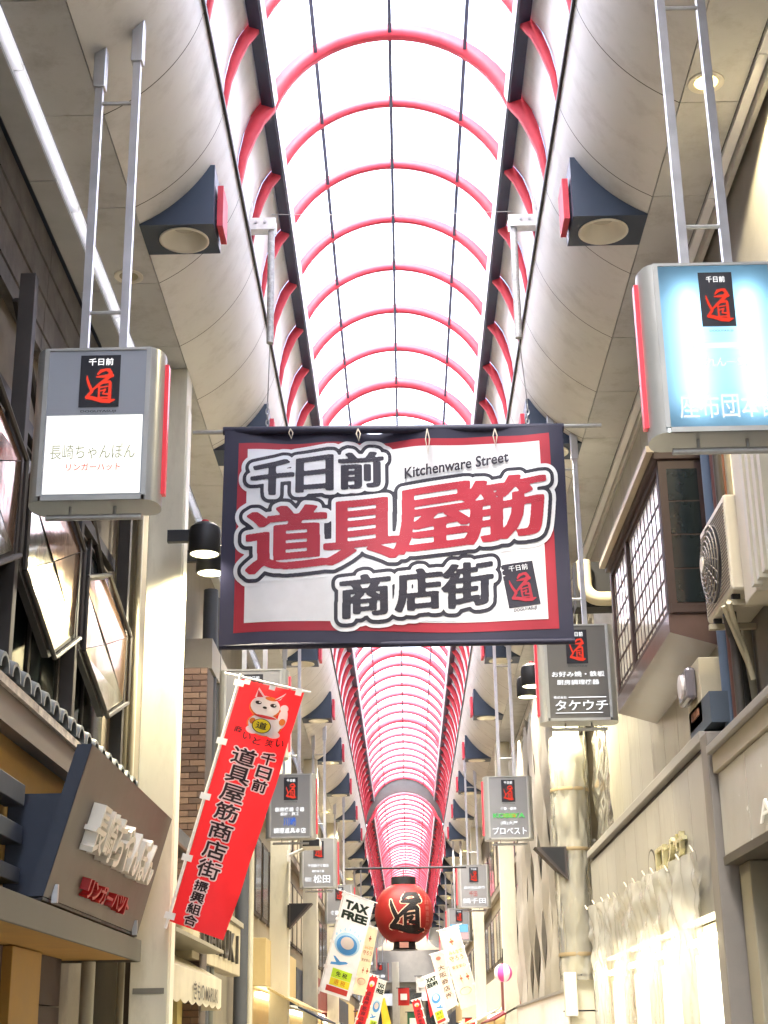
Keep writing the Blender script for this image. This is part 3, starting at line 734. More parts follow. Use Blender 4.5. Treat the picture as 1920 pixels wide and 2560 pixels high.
navy_g = [place('千', 222, 255, 385, 425), place('日', 408, 235, 548, 398), place('前', 582, 205, 755, 375),
          place('商', 590, 728, 785, 920), place('店', 818, 700, 1000, 885), place('街', 1012, 668, 1212, 865)]
red_g = [place('道', 205, 445, 520, 745), place('具', 522, 402, 820, 700), place('屋', 815, 345, 1130, 650), place('筋', 1100, 312, 1420, 605)]
mn, mr = raster(navy_g, GW, GH), raster(red_g, GW, GH)
def widen(m, k):                    # heavier uprights than cross strokes, like brushed signboard letters
    o = m.copy()
    for i in range(1, k + 1): o[:, i:] |= m[:, :-i]; o[:, :-i] |= m[:, i:]
    return o
mn, mr = widen(mn, 3), widen(mr, 5)
sn, sr = blur(sdist(mn, 40), 2), blur(sdist(mr, 40), 2)
BN, BRD = 2.2, 2.6                  # brush weight
tot = np.minimum(sn - BN, sr - BRD)
tot = blur(tot, 2)
fill_level(MB(), tot - 26, ban(.012)).build('outline', C_WHITE, bt, True)
fill_level(MB(), tot - 17.5, ban(.016)).build('outline', C_PNAVY, bt, True)
fill_level(MB(), tot - 9.5, ban(.020)).build('outline', C_WHITE, bt, True)
fill_level(MB(), blur(sn - BN, 1), ban(.024)).build('lettering', C_PNAVY, bt, True)
fill_level(MB(), blur(sr - BRD, 1), ban(.024)).build('lettering', C_PRED, bt, True)
def ztext(body, fn, x0, y0, x1, y1, sh, bold):
    v, tr = text_polys(body, bold); lo, hi = v.min(0), v.max(0); q = (v - lo) / (hi - lo); m = MB()
    return m.add([fn(*zq(x0 + (x1 - x0) * a, y1 + (y0 - y1) * b2 + sh * (x1 - x0) * a)) for a, b2 in q], tr)
ztext('Kitchenware Street', ban(.026), 850, 283, 1280, 330, -.145, .022).build('lettering', C_PNAVY, bt)
quad_print(ban(.012), [(1250, 690), (1380, 675), (1415, 850), (1285, 865)], 8, 8).build('logo_plate', C_PNAVY, bt)
def logo_fn(off):
    cs = [zq(1285, 865), zq(1415, 850), zq(1380, 675), zq(1250, 690)]; f = ban(off)
    return lambda a, b2: f(*[(cs[0][i] + (cs[1][i] - cs[0][i]) * a) * (1 - b2) + (cs[3][i] + (cs[2][i] - cs[3][i]) * a) * b2 for i in (0, 1)])
michi(MB(), logo_fn(.016), (.12, .08, .92, .76)).build('logo_character', C_PRED, bt)
text_fit(MB(), '千日前', logo_fn(.016), (.22, .82, .82, .95), .01).build('logo_lettering', C_WHITE, bt)
ztext('DOGUYASUJI', ban(.012), 1305, 868, 1400, 884, -.12, .02).build('logo_caption', C_PNAVY, bt)
pl, pr_ = P(482, 1082, Y=YB + .02), P(1503, 1064, Y=YB + .02)
MB().tube([pl, pr_], .022, 12).build('top_pole', GALV, bt, True)
hem = MB().tube([TL + Vector((-.02, .01, .005)), TR + Vector((.02, .01, .005))], .042, 12).build('hem', C_NAVY, bt, True)
MB().tube([BL + Vector((0, .0, 0)), BR + Vector((0, .0, 0))], .03, 10).build('bottom_hem', C_NAVY, bt, True)
for zx, L in ((375, 40), (655, 50), (942, 105), (1222, 70)):
    a = P(500 + zx * .6028, 1000 + 120 * .6028, Y=YB - .05); b2 = P(500 + (zx + 4) * .6028, 1000 + (120 + L) * .6028, Y=YB - .07)
    MB().tube([a, a.lerp(b2, .4) + Vector((.02, 0, 0)), b2, a.lerp(b2, .4) - Vector((.02, 0, 0)), a], .006, 6).build('tie_string', M('string', 'b9b0a0', .8, var=0), bt)
for x, yt, yb in ((669, 1008, 1078), (1319, 1012, 1072)):
    a, b2 = P(x, yt, Y=YB + .02), P(x, yb, Y=YB + .02); k = 5
    for i in range(k):
        c = a.lerp(b2, (i + .5) / k); h = (a - b2).length / k * .62
        ring = [c + Vector((.016 * math.cos(t) * (1 if i % 2 else .2), .016 * math.cos(t) * (.2 if i % 2 else 1), h * math.sin(t))) for t in [2 * math.pi * q / 10 for q in range(11)]]
        MB().tube(ring, .006, 6, False).build('chain_link', GALV, bt)

# steel brackets on the ceiling edge that carry the banner
PBR = M('pale_zinc_plate', 'cfcfcc', .5, .2, var=.2, nscale=14)
def hanger(s, lab):
    yb = 13.26
    if s < 0: c0, tb, ring, xw = P(628, 565, Y=yb), P(675, 858, Y=yb), P(669, 1010, Y=YB + .02), P(612, 565, Y=yb).x
    else: c0, tb, ring, xw = P(1335, 555, Y=yb), P(1297, 845, Y=yb), P(1319, 1012, Y=YB + .02), P(1352, 555, Y=yb).x
    t = thing('banner_bracket', lab, 'bracket', c0); x = xw - s * .03; zt = c0.z
    xi = tb.x; lo, hi = min(xi, x), max(xi, x)
    MB().box(x - .05, x + .05, yb - .05, yb - .038, zt - .02, zt + .27).build('wall_plate', PBR, t, bevel=.006)
    MB().box(x - .05, x + .06, yb + .04, yb + .10, zt - .02, zt + .10).build('clamp_block', PBR, t, bevel=.01)
    for yy in (-.062, .05): MB().box(lo - .05, hi + .05, yb + yy, yb + yy + .012, zt - .075, zt + .06).build('arm_plate', PBR, t, bevel=.012)
    MB().box(lo - .03, hi + .03, yb - .049, yb + .049, zt - .07, zt - .05).build('arm_web', PBR, t)
    for q in range(3): MB().tube([(x - s * .09 * q, yb - .08, zt + .0), (x - s * .09 * q, yb - .063, zt + .0)], .015, 8).build('bolt', STEEL, t)
    for q in (.12, .21): MB().tube([(x, yb - .07, zt + q), (x, yb - .051, zt + q)], .015, 8).build('bolt', STEEL, t)
    MB().tube([(xi, yb, zt - .03), (xi, yb, tb.z)], [.036, .036], 14).build('tube', M('weathered_tube', 'a6a6a4', .6, .4, var=.4, nscale=25), t, True)
    MB().tube([(xi, yb, tb.z + .02), ring], .005, 6).build('wire', GALV, t)
    return Vector((xi, yb, zt + .13))
h1 = hanger(-1, 'galvanised bracket with hanging tube on the left ceiling edge above the banner'); h2 = hanger(1, 'galvanised bracket with hanging tube on the right ceiling edge above the banner')
w = MB().tube([h1, h1.lerp(h2, .5) - Vector((0, 0, .03)), h2], .0035, 6).build('cross_wire', GALV); w['label'] = 'thin wire stretched between the two banner brackets'; w['category'] = 'wire'

# ------------------------------------------------------------------ giant red lantern
YL = 38.0
lc = P(1010, 2284, Y=YL); lr = .70
lt = thing('paper_lantern', 'giant round red paper lantern with a black character hanging over the street', 'lantern', lc)
prof = []
for k in range(41):
    a = -math.pi / 2 + .42 + (math.pi - .84) * k / 40
    prof.append((lr * math.cos(a) ** .9 * 1.03 * (1 + .012 * (k % 2)), lr * 1.02 * math.sin(a) / math.sin(math.pi / 2 - .42) * .955))
MB().lathe(prof, lc, 40, False).build('body', M('red_lantern_paper', '8e1b17', .5, var=.14, nscale=2, emit=.05), lt, True)
zt_, zb_ = prof[-1][1], prof[0][1]
MB().lathe([(.31, zt_ - .03), (.31, zt_ + .19), (.28, zt_ + .20)], lc, 30).build('top_cap', BLACK, lt, True)
MB().lathe([(.34, zb_ - .19), (.28, zb_ - .16), (.26, zb_ + .03)], lc, 30).build('bottom_cap', BLACK, lt, True)
MB().box(lc.x - .12, lc.x + .10, lc.y - .36, lc.y - .29, lc.z + zb_ - .15, lc.z + zb_ - .02).build('lit_tag', M('pale_pink_tag', 'd9a08c', .5, emit=.2), lt)
def lan(off, x0=-.37, x1=.50, z0=-.53, z1=.47):
    def fn(a, b2):
        x, z = x0 + (x1 - x0) * a, z0 + (z1 - z0) * b2; q = max(.02, (lr + off) ** 2 * 1.06 - x * x - z * z * .93)
        return Vector((lc.x + x, lc.y - math.sqrt(q), lc.z + z))
    return fn
michi(MB(), lan(.012), (0, 0, 1, 1), .035).build('character_outline', M('pale_outline', 'f0c8a8', .6, var=0, emit=.15), lt)
michi(MB(), lan(.022), (0, 0, 1, 1), .012).build('character', M('ink_black', '120c0c', .6, var=0), lt)
for i, ch in enumerate('千日前道具屋筋'):
    z = .42 - .135 * i; f = lan(.012, .50 + .03 * math.sin(i * .5), .585 + .03 * math.sin(i * .5), z - .11, z)
    text_fit(MB(), ch, f, (0, 0, 1, 1), .01).build('side_lettering', M('pale_outline2', 'a05a50', .6, var=0), lt)
MB().tube([lc + Vector((0, 0, zt_ + .2)), Vector((lc.x, lc.y, P(1010, 2169, Y=YL).z))], .012, 6).build('wire', BLACK, lt)
a, b2 = P(868, 2172, Y=YL), P(1137, 2168, Y=YL); a.x, b2.x = -1.52, 1.52
w = MB().tube([a, b2], .03, 8).build('lantern_bar', BLACK); w['label'] = 'thin dark bar across the arcade that carries the giant lantern'; w['category'] = 'bar'

# ------------------------------------------------------------------ upright banner flags on slanting poles
def flag_fn(cs, Y, off, amp=.02, ph=0.):
    q = [P(*c, Y=Y) for c in cs]     # TL TR BR BL
    def fn(u, v):
        a = q[3].lerp(q[2], u); b2 = q[0].lerp(q[1], u); p = a.lerp(b2, v)
        return p + Vector((0, -off - amp * (u * (1.3 * math.sin(5 * v + ph + 2.5 * u) + .6 * math.sin(13 * v + 3 * u + ph)) + .35 * math.sin(27 * v + 6 * u) * u * u + .8 * u * math.sin(3 * v - 2 * u)), 0))
    return fn
WHITE_PL = M('white_plastic_pole', 'e4e2dc', .4, var=.05)
def flag(cs, Y, col, lab, art=None, amp=.02, ph=0., rsz=.014, thru=.3, pole=True, rev=False, n=(10, 36)):
    f0 = flag_fn(cs, Y, 0, amp, ph); base = f0(0, 0)
    t = thing('banner_flag', lab, 'flag', base, 'upright banner flags on slanting poles')
    MB().grid(f0, *n).build('cloth', mat_cloth('flag_' + col, col, thru), t, True)
    dv = (f0(0, 1) - f0(0, 0)); du = (f0(1, 1) - f0(0, 1))
    if pole:
        s = 1 if rev else 0
        p0 = f0(s, 0); p1 = f0(s, 1); dd = p1 - p0; off = (du * (.03 if rev else -.03))
        MB().tube([p0 - dd * .03 + off, p1 + dd * .02 + off], rsz, 10).build('pole', WHITE_PL, t, True)
        a, b2 = f0(0, 1.008), f0(1, 1.008); e = (b2 - a)
        MB().tube([a - e * (.1 if rev else .28), b2 + e * (.28 if rev else .1)], rsz * .7, 8).build('crossbar', WHITE_PL, t, True)
        lo = MB()
        for v in (.02, .25, .5, .73, .98):
            c = f0(s, v) + off * .5; lo = MB(); ev = dv.normalized() * .03; eu = du.normalized() * .05
            lo.add([c - eu - ev + Vector((0, -.02, 0)), c + eu - ev + Vector((0, -.02, 0)), c + eu + ev + Vector((0, -.02, 0)), c - eu + ev + Vector((0, -.02, 0))], [(0, 1, 2, 3)]).build('loop_tab', WHITE_PL, t)
        for u_ in (.1, .5, .92):
            c = f0(u_, 1.0); MB().add([c + du.normalized() * q - Vector((0, .018, 0)) + dv.normalized() * r2 for q, r2 in ((-.03, -.04), (.03, -.04), (.03, .03), (-.03, .03))], [(0, 1, 2, 3)]).build('loop_tab', WHITE_PL, t)
    if art: art(t, lambda o: flag_fn(cs, Y, o, amp, ph))
    return t
INKB = mat_cloth('ink_dark', '1d1718', .05); INKW = mat_cloth('ink_white', 'eee8e4', .3)
def outlined(t, f, chars, outline=True, W=220, H=880, ink=None, wh=None, grow=1.6, rim=4.5):
    """chars: (ch, u0, v0, u1, v1) boxes"""
    pol = []
    for ch, u0, v0, u1, v1 in chars:
        v, tr = text_polys(ch); lo, hi = v.min(0), v.max(0); q = (v - lo) / (hi - lo)
        pol.append((np.stack([(u0 + (u1 - u0) * q[:, 0]) * (W - 1), (v0 + (v1 - v0) * q[:, 1]) * (H - 1)], 1), tr))
    s = blur(sdist(raster(pol, W, H), 12), 1)
    if outline: fill_level(MB(), s - grow - rim, f(.006)).build('lettering_outline', wh or INKW, t)
    fill_level(MB(), s - grow, f(.010)).build('lettering', ink or INKB, t)
def cat(t, f):
    """a beckoning lucky cat with a gold coin"""
    g = lambda o: (lambda h: (lambda a, b2: h(a + .08, b2 + .045)))(f(o))
    Wc, Or, Bk, Yl, Rd = INKW, mat_cloth('cat_orange', 'd9762e', .2), INKB, mat_cloth('coin_yellow', 'f2d62c', .3), mat_cloth('collar_red', 'c43a3c', .2)
    def el(nm, mat, c, rx, ry, o, rot=0.): blob(MB(), g(o), c, rx, ry, 22, rot).build(nm, mat, t)
    el('cat_outline', Or, (.47, .795), .285, .047, .004); el('cat_outline', Or, (.40, .86), .25, .043, .004)
    el('cat_body', Wc, (.47, .795), .262, .043, .0065); el('cat_body', Wc, (.72, .835), .075, .042, .006, -.1); el('cat_body', Wc, (.70, .875), .065, .015, .0065)
    el('cat_body', Wc, (.30, .765), .10, .016, .0065); el('cat_body', Wc, (.64, .765), .12, .015, .0065)
    el('cat_head', Wc, (.40, .868), .235, .042, .008)
    for x0, x1, x2 in ((.20, .22, .36), (.48, .66, .60)):
        MB().add([g(.008)(x0, .895), g(.008)(x2, .905), g(.008)(x1, .938)], [(0, 1, 2)]).build('cat_ear', Wc, t)
        MB().add([g(.009)(x0 + .03, .897), g(.009)(x2 - .03, .903), g(.009)(x1, .928)], [(0, 1, 2)]).build('cat_ear', Rd, t)
    el('cat_patch', Or, (.46, .902), .10, .008, .009); el('cat_patch', Or, (.73, .82), .05, .014, .008); el('cat_patch', Or, (.27, .80), .05, .013, .008)
    for x in (.28, .52): el('cat_eye', Bk, (x, .877), .05, .0075, .010); el('cat_eye', Wc, (x + .02, .879), .015, .003, .011)
    el('cat_nose', Bk, (.40, .862), .035, .005, .010); el('cat_collar', Rd, (.45, .826), .18, .006, .0095)
    el('coin', Bk, (.43, .788), .155, .029, .011); el('coin', Yl, (.43, .788), .142, .0265, .012)
    text_fit(MB(), '道', g(.014), (.34, .775, .52, .803), .03).build('lettering', Bk, t)
def art_red(t, f):
    cat(t, f)
    for ch, u0, v0 in (('商', .11, .782), ('い', .27, .765), ('と', .44, .757), ('笑', .64, .76), ('い', .81, .768)):
        text_fit(MB(), ch, f(.008), (u0, v0, u0 + .13, v0 + .028), .03).build('lettering', INKB, t)
    ch = [(c, .20, .662 - .077 * i, .58, .729 - .077 * i) for i, c in enumerate('道具屋筋商店街')]
    ch += [(c, .65, .690 - .056 * i, .87, .737 - .056 * i) for i, c in enumerate('千日前')]
    ch += [(c, .24, .144 - .0445 * i, .47, .182 - .0445 * i) for i, c in enumerate('振興組合')]
    outlined(t, f, ch)
flag([(604, 1697), (762, 1738), (558, 2351), (424, 2303)], 13.6, 'd8262c', 'large red flag with a beckoning cat and black characters on the left pillar', art_red, .045, n=(30, 110))
def art_tax(t, f):
    K = mat_cloth('ink_green_black', '1c2a22', .05)
    text_fit(MB(), 'TAX', f(.012), (.10, .855, .90, .945), .06).build('lettering', K, t); text_fit(MB(), 'FREE', f(.012), (.07, .755, .93, .84), .06).build('lettering', K, t)
    Bl, Sk = mat_cloth('print_blue', '5aa0d8', .3), mat_cloth('print_sky', 'b8ddf0', .35)
    blob(MB(), f(.008), (.48, .52), .42, .115).build('round_print', Sk, t); blob(MB(), f(.012), (.48, .51), .34, .095).build('round_print', Bl, t); blob(MB(), f(.016), (.48, .53), .22, .062).build('round_print', mat_cloth('print_cream', 'f4e4d4', .35), t)
    for k in range(7):
        a = .5 + 2.2 * k / 6; c = (.48 + .45 * math.cos(a), .53 + .135 * math.sin(a)); blob(MB(), f(.010), c, .035, .016, 10).build('spray_print', Sk, t)
    m = MB(); g = f(.010)
    m.add([g(*p) for p in ((.10, .285), (.40, .30), (.62, .33), (.66, .345), (.58, .35), (.40, .335), (.20, .375), (.14, .372), (.28, .32), (.12, .31))], [tuple(range(10))])
    m.build('plane_print', Bl, t)
    rect_print(MB(), f(.010), (.22, .17, .88, .26), 4, 2).build('lime_print', mat_cloth('print_lime', 'c9e83a', .3), t); rect_print(MB(), f(.010), (.22, .095, .88, .168), 4, 2).build('yellow_print', mat_cloth('print_yellow', 'f0e23a', .3), t)
    rect_print(MB(), f(.010), (.15, .03, .88, .085), 4, 2).build('red_print', mat_cloth('print_red', 'd0453c', .3), t)
    for i, (c, v) in enumerate((('免 税', .19), ('退 税', .11))): text_fit(MB(), c, f(.014), (.36, v, .74, v + .05), .03).build('lettering', K if i == 0 else mat_cloth('print_orange', 'd88a20', .2), t)
flag([(862, 2232), (936, 2258), (873, 2502), (800, 2478)], 35.7, 'f2f2ee', 'white tax free flag with blue round print, left of the giant lantern', art_tax, .03, .6, .018, .4)
def art_prot(t, f):
    Br = mat_cloth('print_brick', 'b5604a', .2)
    for c, s_ in (((.5, .83), .11), ((.45, .36), .07), ((.8, .36), .09)):
        rect_print(MB(), f(.01), (c[0] - s_, c[1] - .012, c[0] + s_, c[1] + .012), 2, 1).build('cross_print', Br, t); rect_print(MB(), f(.013), (c[0] - s_ * .28, c[1] - .042, c[0] + s_ * .28, c[1] + .042), 1, 2).build('cross_print', Br, t)
    text_fit(MB(), '守ろう', f(.012), (.15, .585, .88, .655), .03).build('lettering', Br, t); text_fit(MB(), 'みんなで', f(.012), (.2, .67, .9, .72), .03).build('lettering', mat_cloth('print_orange2', 'd8923c', .3), t)
    text_fit(MB(), '安全安心', f(.012), (.15, .49, .88, .535), .03).build('lettering', mat_cloth('print_brown', '8a5a40', .2), t)
    blob(MB(), f(.010), (.5, .20), .32, .05).build('stamp_print', mat_cloth('print_pale_red', 'd89a88', .3), t); blob(MB(), f(.012), (.5, .195), .28, .04).build('stamp_print', mat_cloth('flag_efe3bd', 'efe3bd', .3), t)
flag([(918, 2315), (945, 2322), (912, 2490), (880, 2484)], 46.5, 'efe3bd', 'cream flag with brick red crosses behind the tax free flag, left side', art_prot, .03, 1., .02, .35, n=(6, 24))
def art_red2(t, f):
    blob(MB(), f(.01), (.5, .86), .3, .05).build('cat_body', INKW, t); blob(MB(), f(.012), (.5, .83), .14, .024).build('coin', mat_cloth('coin_yellow', 'f2d62c', .3), t)
    for i, c in enumerate('道具屋筋商店街'): text_fit(MB(), c, f(.01), (.22, .66 - .085 * i, .72, .73 - .085 * i), .03).build('lettering', mat_cloth('ink_plum', '5a2530', .1), t)
flag([(926, 2436), (946, 2442), (905, 2590), (880, 2584)], 49.0, 'd23034', 'small red flag with characters below the lantern, left side', art_red2, .02, 2., .02, n=(6, 20))
flag([(946, 2448), (966, 2455), (938, 2590), (912, 2584)], 52.0, 'eaf0e6', 'small tax free flag next to the small red flag below the lantern', art_tax, .02, .3, .02, .4, n=(6, 20))
flag([(1096, 2328), (1142, 2315), (1199, 2508), (1153, 2524)], 50.0, 'f0e6c0', 'cream flag with brick red crosses on the right, leaning right', art_prot, .03, .4, .02, .35, rev=True, n=(6, 24))
def art_osk(t, f):
    blob(MB(), f(.01), (.5, .90), .2, .035).build('mark_print', mat_cloth('print_salmon', 'e0806a', .3), t)
    for i, c in enumerate('大阪商店街'): text_fit(MB(), c, f(.01), (.25, .68 - .125 * i, .80, .77 - .125 * i), .03).build('lettering', mat_cloth('print_brown2', '5d4a40', .1), t)
flag([(1076, 2387), (1108, 2378), (1143, 2512), (1117, 2528)], 52.5, 'e8d9c4', 'beige flag with brown vertical characters, right of the lantern', art_osk, .02, .9, .02, .35, rev=True, n=(6, 24))
def art_taxr(t, f): art_tax(t, lambda o: (lambda g: (lambda u_, v_: g(1 - u_, v_)))(f(o)))
flag([(1058, 2443), (1090, 2431), (1120, 2552), (1092, 2566)], 54.5, 'e4ece0', 'tax free flag seen from behind with mirrored letters, right of the lantern', art_taxr, .02, .5, .02, .45, rev=True, n=(6, 20))
flag([(1029, 2502), (1049, 2496), (1072, 2590), (1050, 2596)], 57.0, 'd23034', 'small red flag below and right of the lantern', art_red2, .02, .5, .02, rev=True, n=(6, 20))
m = MB(); cs = [(950, 2500), (962, 2494), (978, 2560), (958, 2580)]
m = thing('cloth_streamer', 'yellow cloth streamer hanging below the lantern, left of centre', 'streamer', P(960, 2540, Y=56))
MB().grid(flag_fn(cs, 56, 0, .05), 6, 14).build('cloth', mat_cloth('streamer_yellow', 'e8c63a', .4), m, True)
MB().grid(flag_fn([(1062, 2460), (1070, 2470), (1083, 2534), (1076, 2545)], 56.5, 0, .06), 6, 14).build('cloth', mat_cloth('streamer_red', 'b52a2c', .3), thing('cloth_streamer', 'dark red cloth streamer beside the mirrored tax free flag', 'streamer', P(1075, 2500, Y=56.5)), True)
# ================================================================== buildings on the left
MUST = M('mustard_render', 'b08a4a', .75, var=.14, nscale=2.5, bump=.05, bscale=40)
DARKI = M('dark_interior', '1d1c1b', .8, var=.2)
BROWNC = M('brown_concrete', '736a5c', .8, var=.3, nscale=2.2, bump=.1, bscale=18)
TILEG = M('grey_roof_tile', '6f7474', .5, var=.2, nscale=7)
GLASSD = M('dark_window_glass', '22292a', .08, var=.1, spec=.7)
Z = lambda h: h + ZC
lb = thing('noodle_shop', 'dark timber and mustard shop building on the near left', 'building', (-3.5, 6, 0))
MB().box(-3.06, -8, -14, 15.2, 0.01, 12).build('wall', BROWNC, lb)
for i, (z0, z1) in enumerate(((6.25, 6.52), (5.96, 6.24), (5.67, 5.95), (5.50, 5.66))):
    for k in range(4):
        MB().box(-2.93 - .012 * i, -3.05, 1.0 + 3.4 * k, 1.0 + 3.4 * (k + 1) - .012, Z(z0), Z(z1)).build('board', M('stained_boards', '5f5b57', .75, var=.5, nscale=3.2, bump=.2, bscale=14), lb, bevel=.004)
MB().box(-2.92, -3.05, 1, 14.7, Z(6.56), Z(6.72)).build('top_beam', NAVY, lb)
POST = M('dark_steel_post', '34302e', .6, 0, var=.25)
for y in (6.0, 8.05, 10.1, 12.15, 14.35):
    MB().box(-2.74, -2.86, y - .05, y + .05, Z(2.3), Z(5.6)).build('post', POST, lb, bevel=.005)
for y in (8.05, 10.1, 12.15):   # braces and rails behind the posts
    MB().tube([(-2.92, y + .1, Z(5.45)), (-2.92, y + 1.7, Z(4.4))], .035, 6).build('brace', POST, lb)
MB().box(-2.97, -3.05, 5, 14.4, Z(2.4), Z(4.55)).build('window_band', DARKI, lb)
for k in range(9):
    y = 5.2 + 1.02 * k
    w = MB().box(-2.93, -2.968, y, y + .06, Z(2.4), Z(4.6)).build('mullion', POST, lb)
    MB().box(-2.948, -2.966, y + .07, y + 1.01, Z(2.55), Z(4.45)).build('pane', GLASSD, lb)
MB().box(-2.90, -2.97, 5, 14.4, Z(4.57), Z(4.68)).build('lintel', POST, lb)
MB().box(-2.99, -3.058, 9.55, 10.0, Z(4.86), Z(5.02)).build('plaster_patch', M('chipped_plaster', 'b8b2a4', .9, var=.3, nscale=9), lb)
# hexagonal mirrored windows between the posts
MIRR = []
for i, c in enumerate(('b0a692', 'c09a80', 'b5ad96', 'bc9c84')):
    MIRR.append(M(f'mirror_film_{i}', c, .10, .85, var=.1, nscale=2, bump=.22, bscale=2.2))
def hexwin(y0, y1, z0, z1, lab_i):
    h = z1 - z0; m = (y0 + y1) / 2
    pts = [(y0, z1 - h * .24), (m - .12, z1), (y1, z1 - h * .22), (y1, z0 + h * .26), (m + .1, z0), (y0, z0 + h * .26)]
    x = -2.70; c = ((y0 + y1) / 2, (z0 + z1) / 2)
    t = MB().prism([(q[0], q[1]) for q in pts], -2.80, -2.745, 'x').build('hexagon_window', POST, lb)
    ins = [(c[0] + (q[0] - c[0]) * .955, c[1] + (q[1] - c[1]) * .945) for q in pts]
    # four facets: split by one diagonal and one cross line, each facet tipped a little
    A, B, C_, D_, E_, F_ = [Vector((x - .04, q[0], q[1])) for q in ins]
    mid = (A + D_) / 2 * .5 + (F_ + C_) / 2 * .5
    a2 = A.lerp(D_, .5); 
    fac = [[A, F_, a2], [A, B, C_, a2], [F_, E_, D_, a2], [C_, D_, a2]]
    for k, f in enumerate(fac):
        cc = sum(f, Vector()) / len(f); q = [cc + (p - cc) * .985 for p in f]
        q = [p + Vector((.010 + .012 * math.sin(3.1 * k + 2.0 * j), 0, 0)) for j, p in enumerate(q)]
        mm = MB()
        mm.add(q, [tuple(range(len(q)))]).build('facet', MIRR[k], t)
    edge = MB()
    for k in range(6):
        p, q2 = Vector((x, *pts[k])), Vector((x, *pts[(k + 1) % 6])); edge.tube([p, q2], .022, 6)
    edge.build('frame', POST, t)
hexwin(12.25, 14.35, Z(2.86), Z(4.15), 0); hexwin(10.18, 12.08, Z(2.87), Z(4.35), 1); hexwin(8.12, 10.02, Z(2.95), Z(4.35), 2)
# drain pipes by the last post
for y, x, r, c in ((14.95, -2.62, .05, '3e4c5c'), (15.15, -2.80, .04, '9c9a8c'), (14.6, -2.7, .03, '77705f')):
    MB().tube([(x, y, .02), (x, y, Z(6.2))], r, 10).build('drain_pipe', M('pipe_' + c, c, .5), lb, True)
# tiled eave
ev = thing('tiled_eave', 'grey barrel tile eave above the mustard wall on the left', 'eave', (-2.7, 10, Z(2.2)))
def tile_mesh():
    m = MB(); n = 8; L = .55; sl = .42
    for ring_r, flip in ((.115, 0), (.09, 1)):
        vs = []; fs = []
        for j, t in enumerate((0, 1)):
            for k in range(n + 1):
                a = math.pi * k / n; vs.append((-L * t, ring_r * math.cos(a), ring_r * math.sin(a) + sl * L * t))
        for k in range(n): fs.append((k, k + 1, n + 2 + k, n + 1 + k))
        m.add(vs, fs)
    vs = []
    for k in range(n + 1):
        a = math.pi * k / n; vs += [(0, .115 * math.cos(a), .115 * math.sin(a)), (0, .09 * math.cos(a), .09 * math.sin(a))]
    m.add(vs, [(2 * k, 2 * k + 2, 2 * k + 3, 2 * k + 1) for k in range(n)])
    return m.mesh('roof_tile', TILEG, True)
TM = tile_mesh()
for k in range(28): link_copy(TM, 'roof_tile', ev, (-2.50, 6.2 + .292 * k, Z(2.26)))
MB().add([(-2.53, 6, Z(2.255)), (-2.53, 14.2, Z(2.255)), (-3.05, 14.2, Z(2.47)), (-3.05, 6, Z(2.47))], [(0, 1, 2, 3)]).build('tile_bed', M('dark_tile_bed', '44484a', .7), ev)
for k in range(6): MB().box(-2.52, -2.62, 6 + 1.37 * k, 6 + 1.37 * (k + 1) - .008, Z(2.19), Z(2.25)).build('mortar_strip', M('flaking_white_plaster', 'c9beb2', .85, var=.35, nscale=12, bump=.3, bscale=50), ev)
MB().box(-2.55, -3.04, 6, 14.2, Z(1.98), Z(2.188)).build('fascia', M('taupe_fascia', '6f655c', .6, var=.1), ev)
# mustard wall, canopy, shutter
MB().box(-2.66, -3.058, 3, 13.6, Z(.9), Z(1.978)).build('mustard_wall', MUST, lb)
for z0, z1 in ((1.52, 1.66), (1.27, 1.39), (1.02, 1.12)): MB().box(-2.52, -2.655, 3, 9.9, Z(z0), Z(z1)).build('slat', M('navy_slat', '2a3140', .55), lb, bevel=.006)
cp = thing('shop_canopy', 'flat grey edged canopy with mustard underside over the left shop front', 'canopy', (-2.7, 9, Z(.7)))
MB().box(-2.30, -2.33, 3, 13.35, Z(.70), Z(.88)).build('edge_board', M('grey_edge_board', '5d5a50', .55, var=.12), cp, bevel=.006)
MB().box(-2.335, -3.055, 3, 13.35, Z(.72), Z(.84)).build('soffit', MUST, cp)
MB().box(-2.33, -3.0, 13.355, 13.39, Z(.70), Z(.88)).build('end_board', M('grey_edge_board', '5d5a50'), cp)
MB().box(-2.95, -3.058, 3, 11.9, Z(.42), Z(.715)).build('lintel', MUST, lb)
MB().box(-2.98, -3.058, 3, 10.9, 0.02, Z(.40)).build('shutter_box', DARKI, lb)
for k in range(14): MB().prism([(-2.94, Z(.38) - .095 * k), (-2.975, Z(.38) - .095 * k), (-2.975, Z(.38) - .095 * k - .085), (-2.95, Z(.38) - .095 * k - .085)], 3, 10.9).build('shutter_slat', M('olive_shutter', '4c4a40', .5, .3, var=.2), lb)
MB().box(-2.90, -3.056, 10.92, 11.05, .01, Z(.71)).build('door_post', M('brown_timber', '4b2f20', .6, var=.2), lb)
MB().box(-2.84, -3.056, 11.1, 12.0, .01, Z(.71)).build('gold_pier', M('ochre_pier', 'a07a34', .6, var=.15), lb, bevel=.006)
for k in range(5): MB().box(-2.93, -3.05, 12.05, 13.1, .02 + .48 * k, .02 + .48 * k + .47).build('brown_panel', M('dark_red_brown_panel', '3a2620', .6, var=.2), lb)
MB().tube([(-2.72, 13.2, .01), (-2.72, 13.2, Z(.70))], .06, 12).build('drain_pipe', M('pipe_grey', 'a09c8c', .5), lb, True)
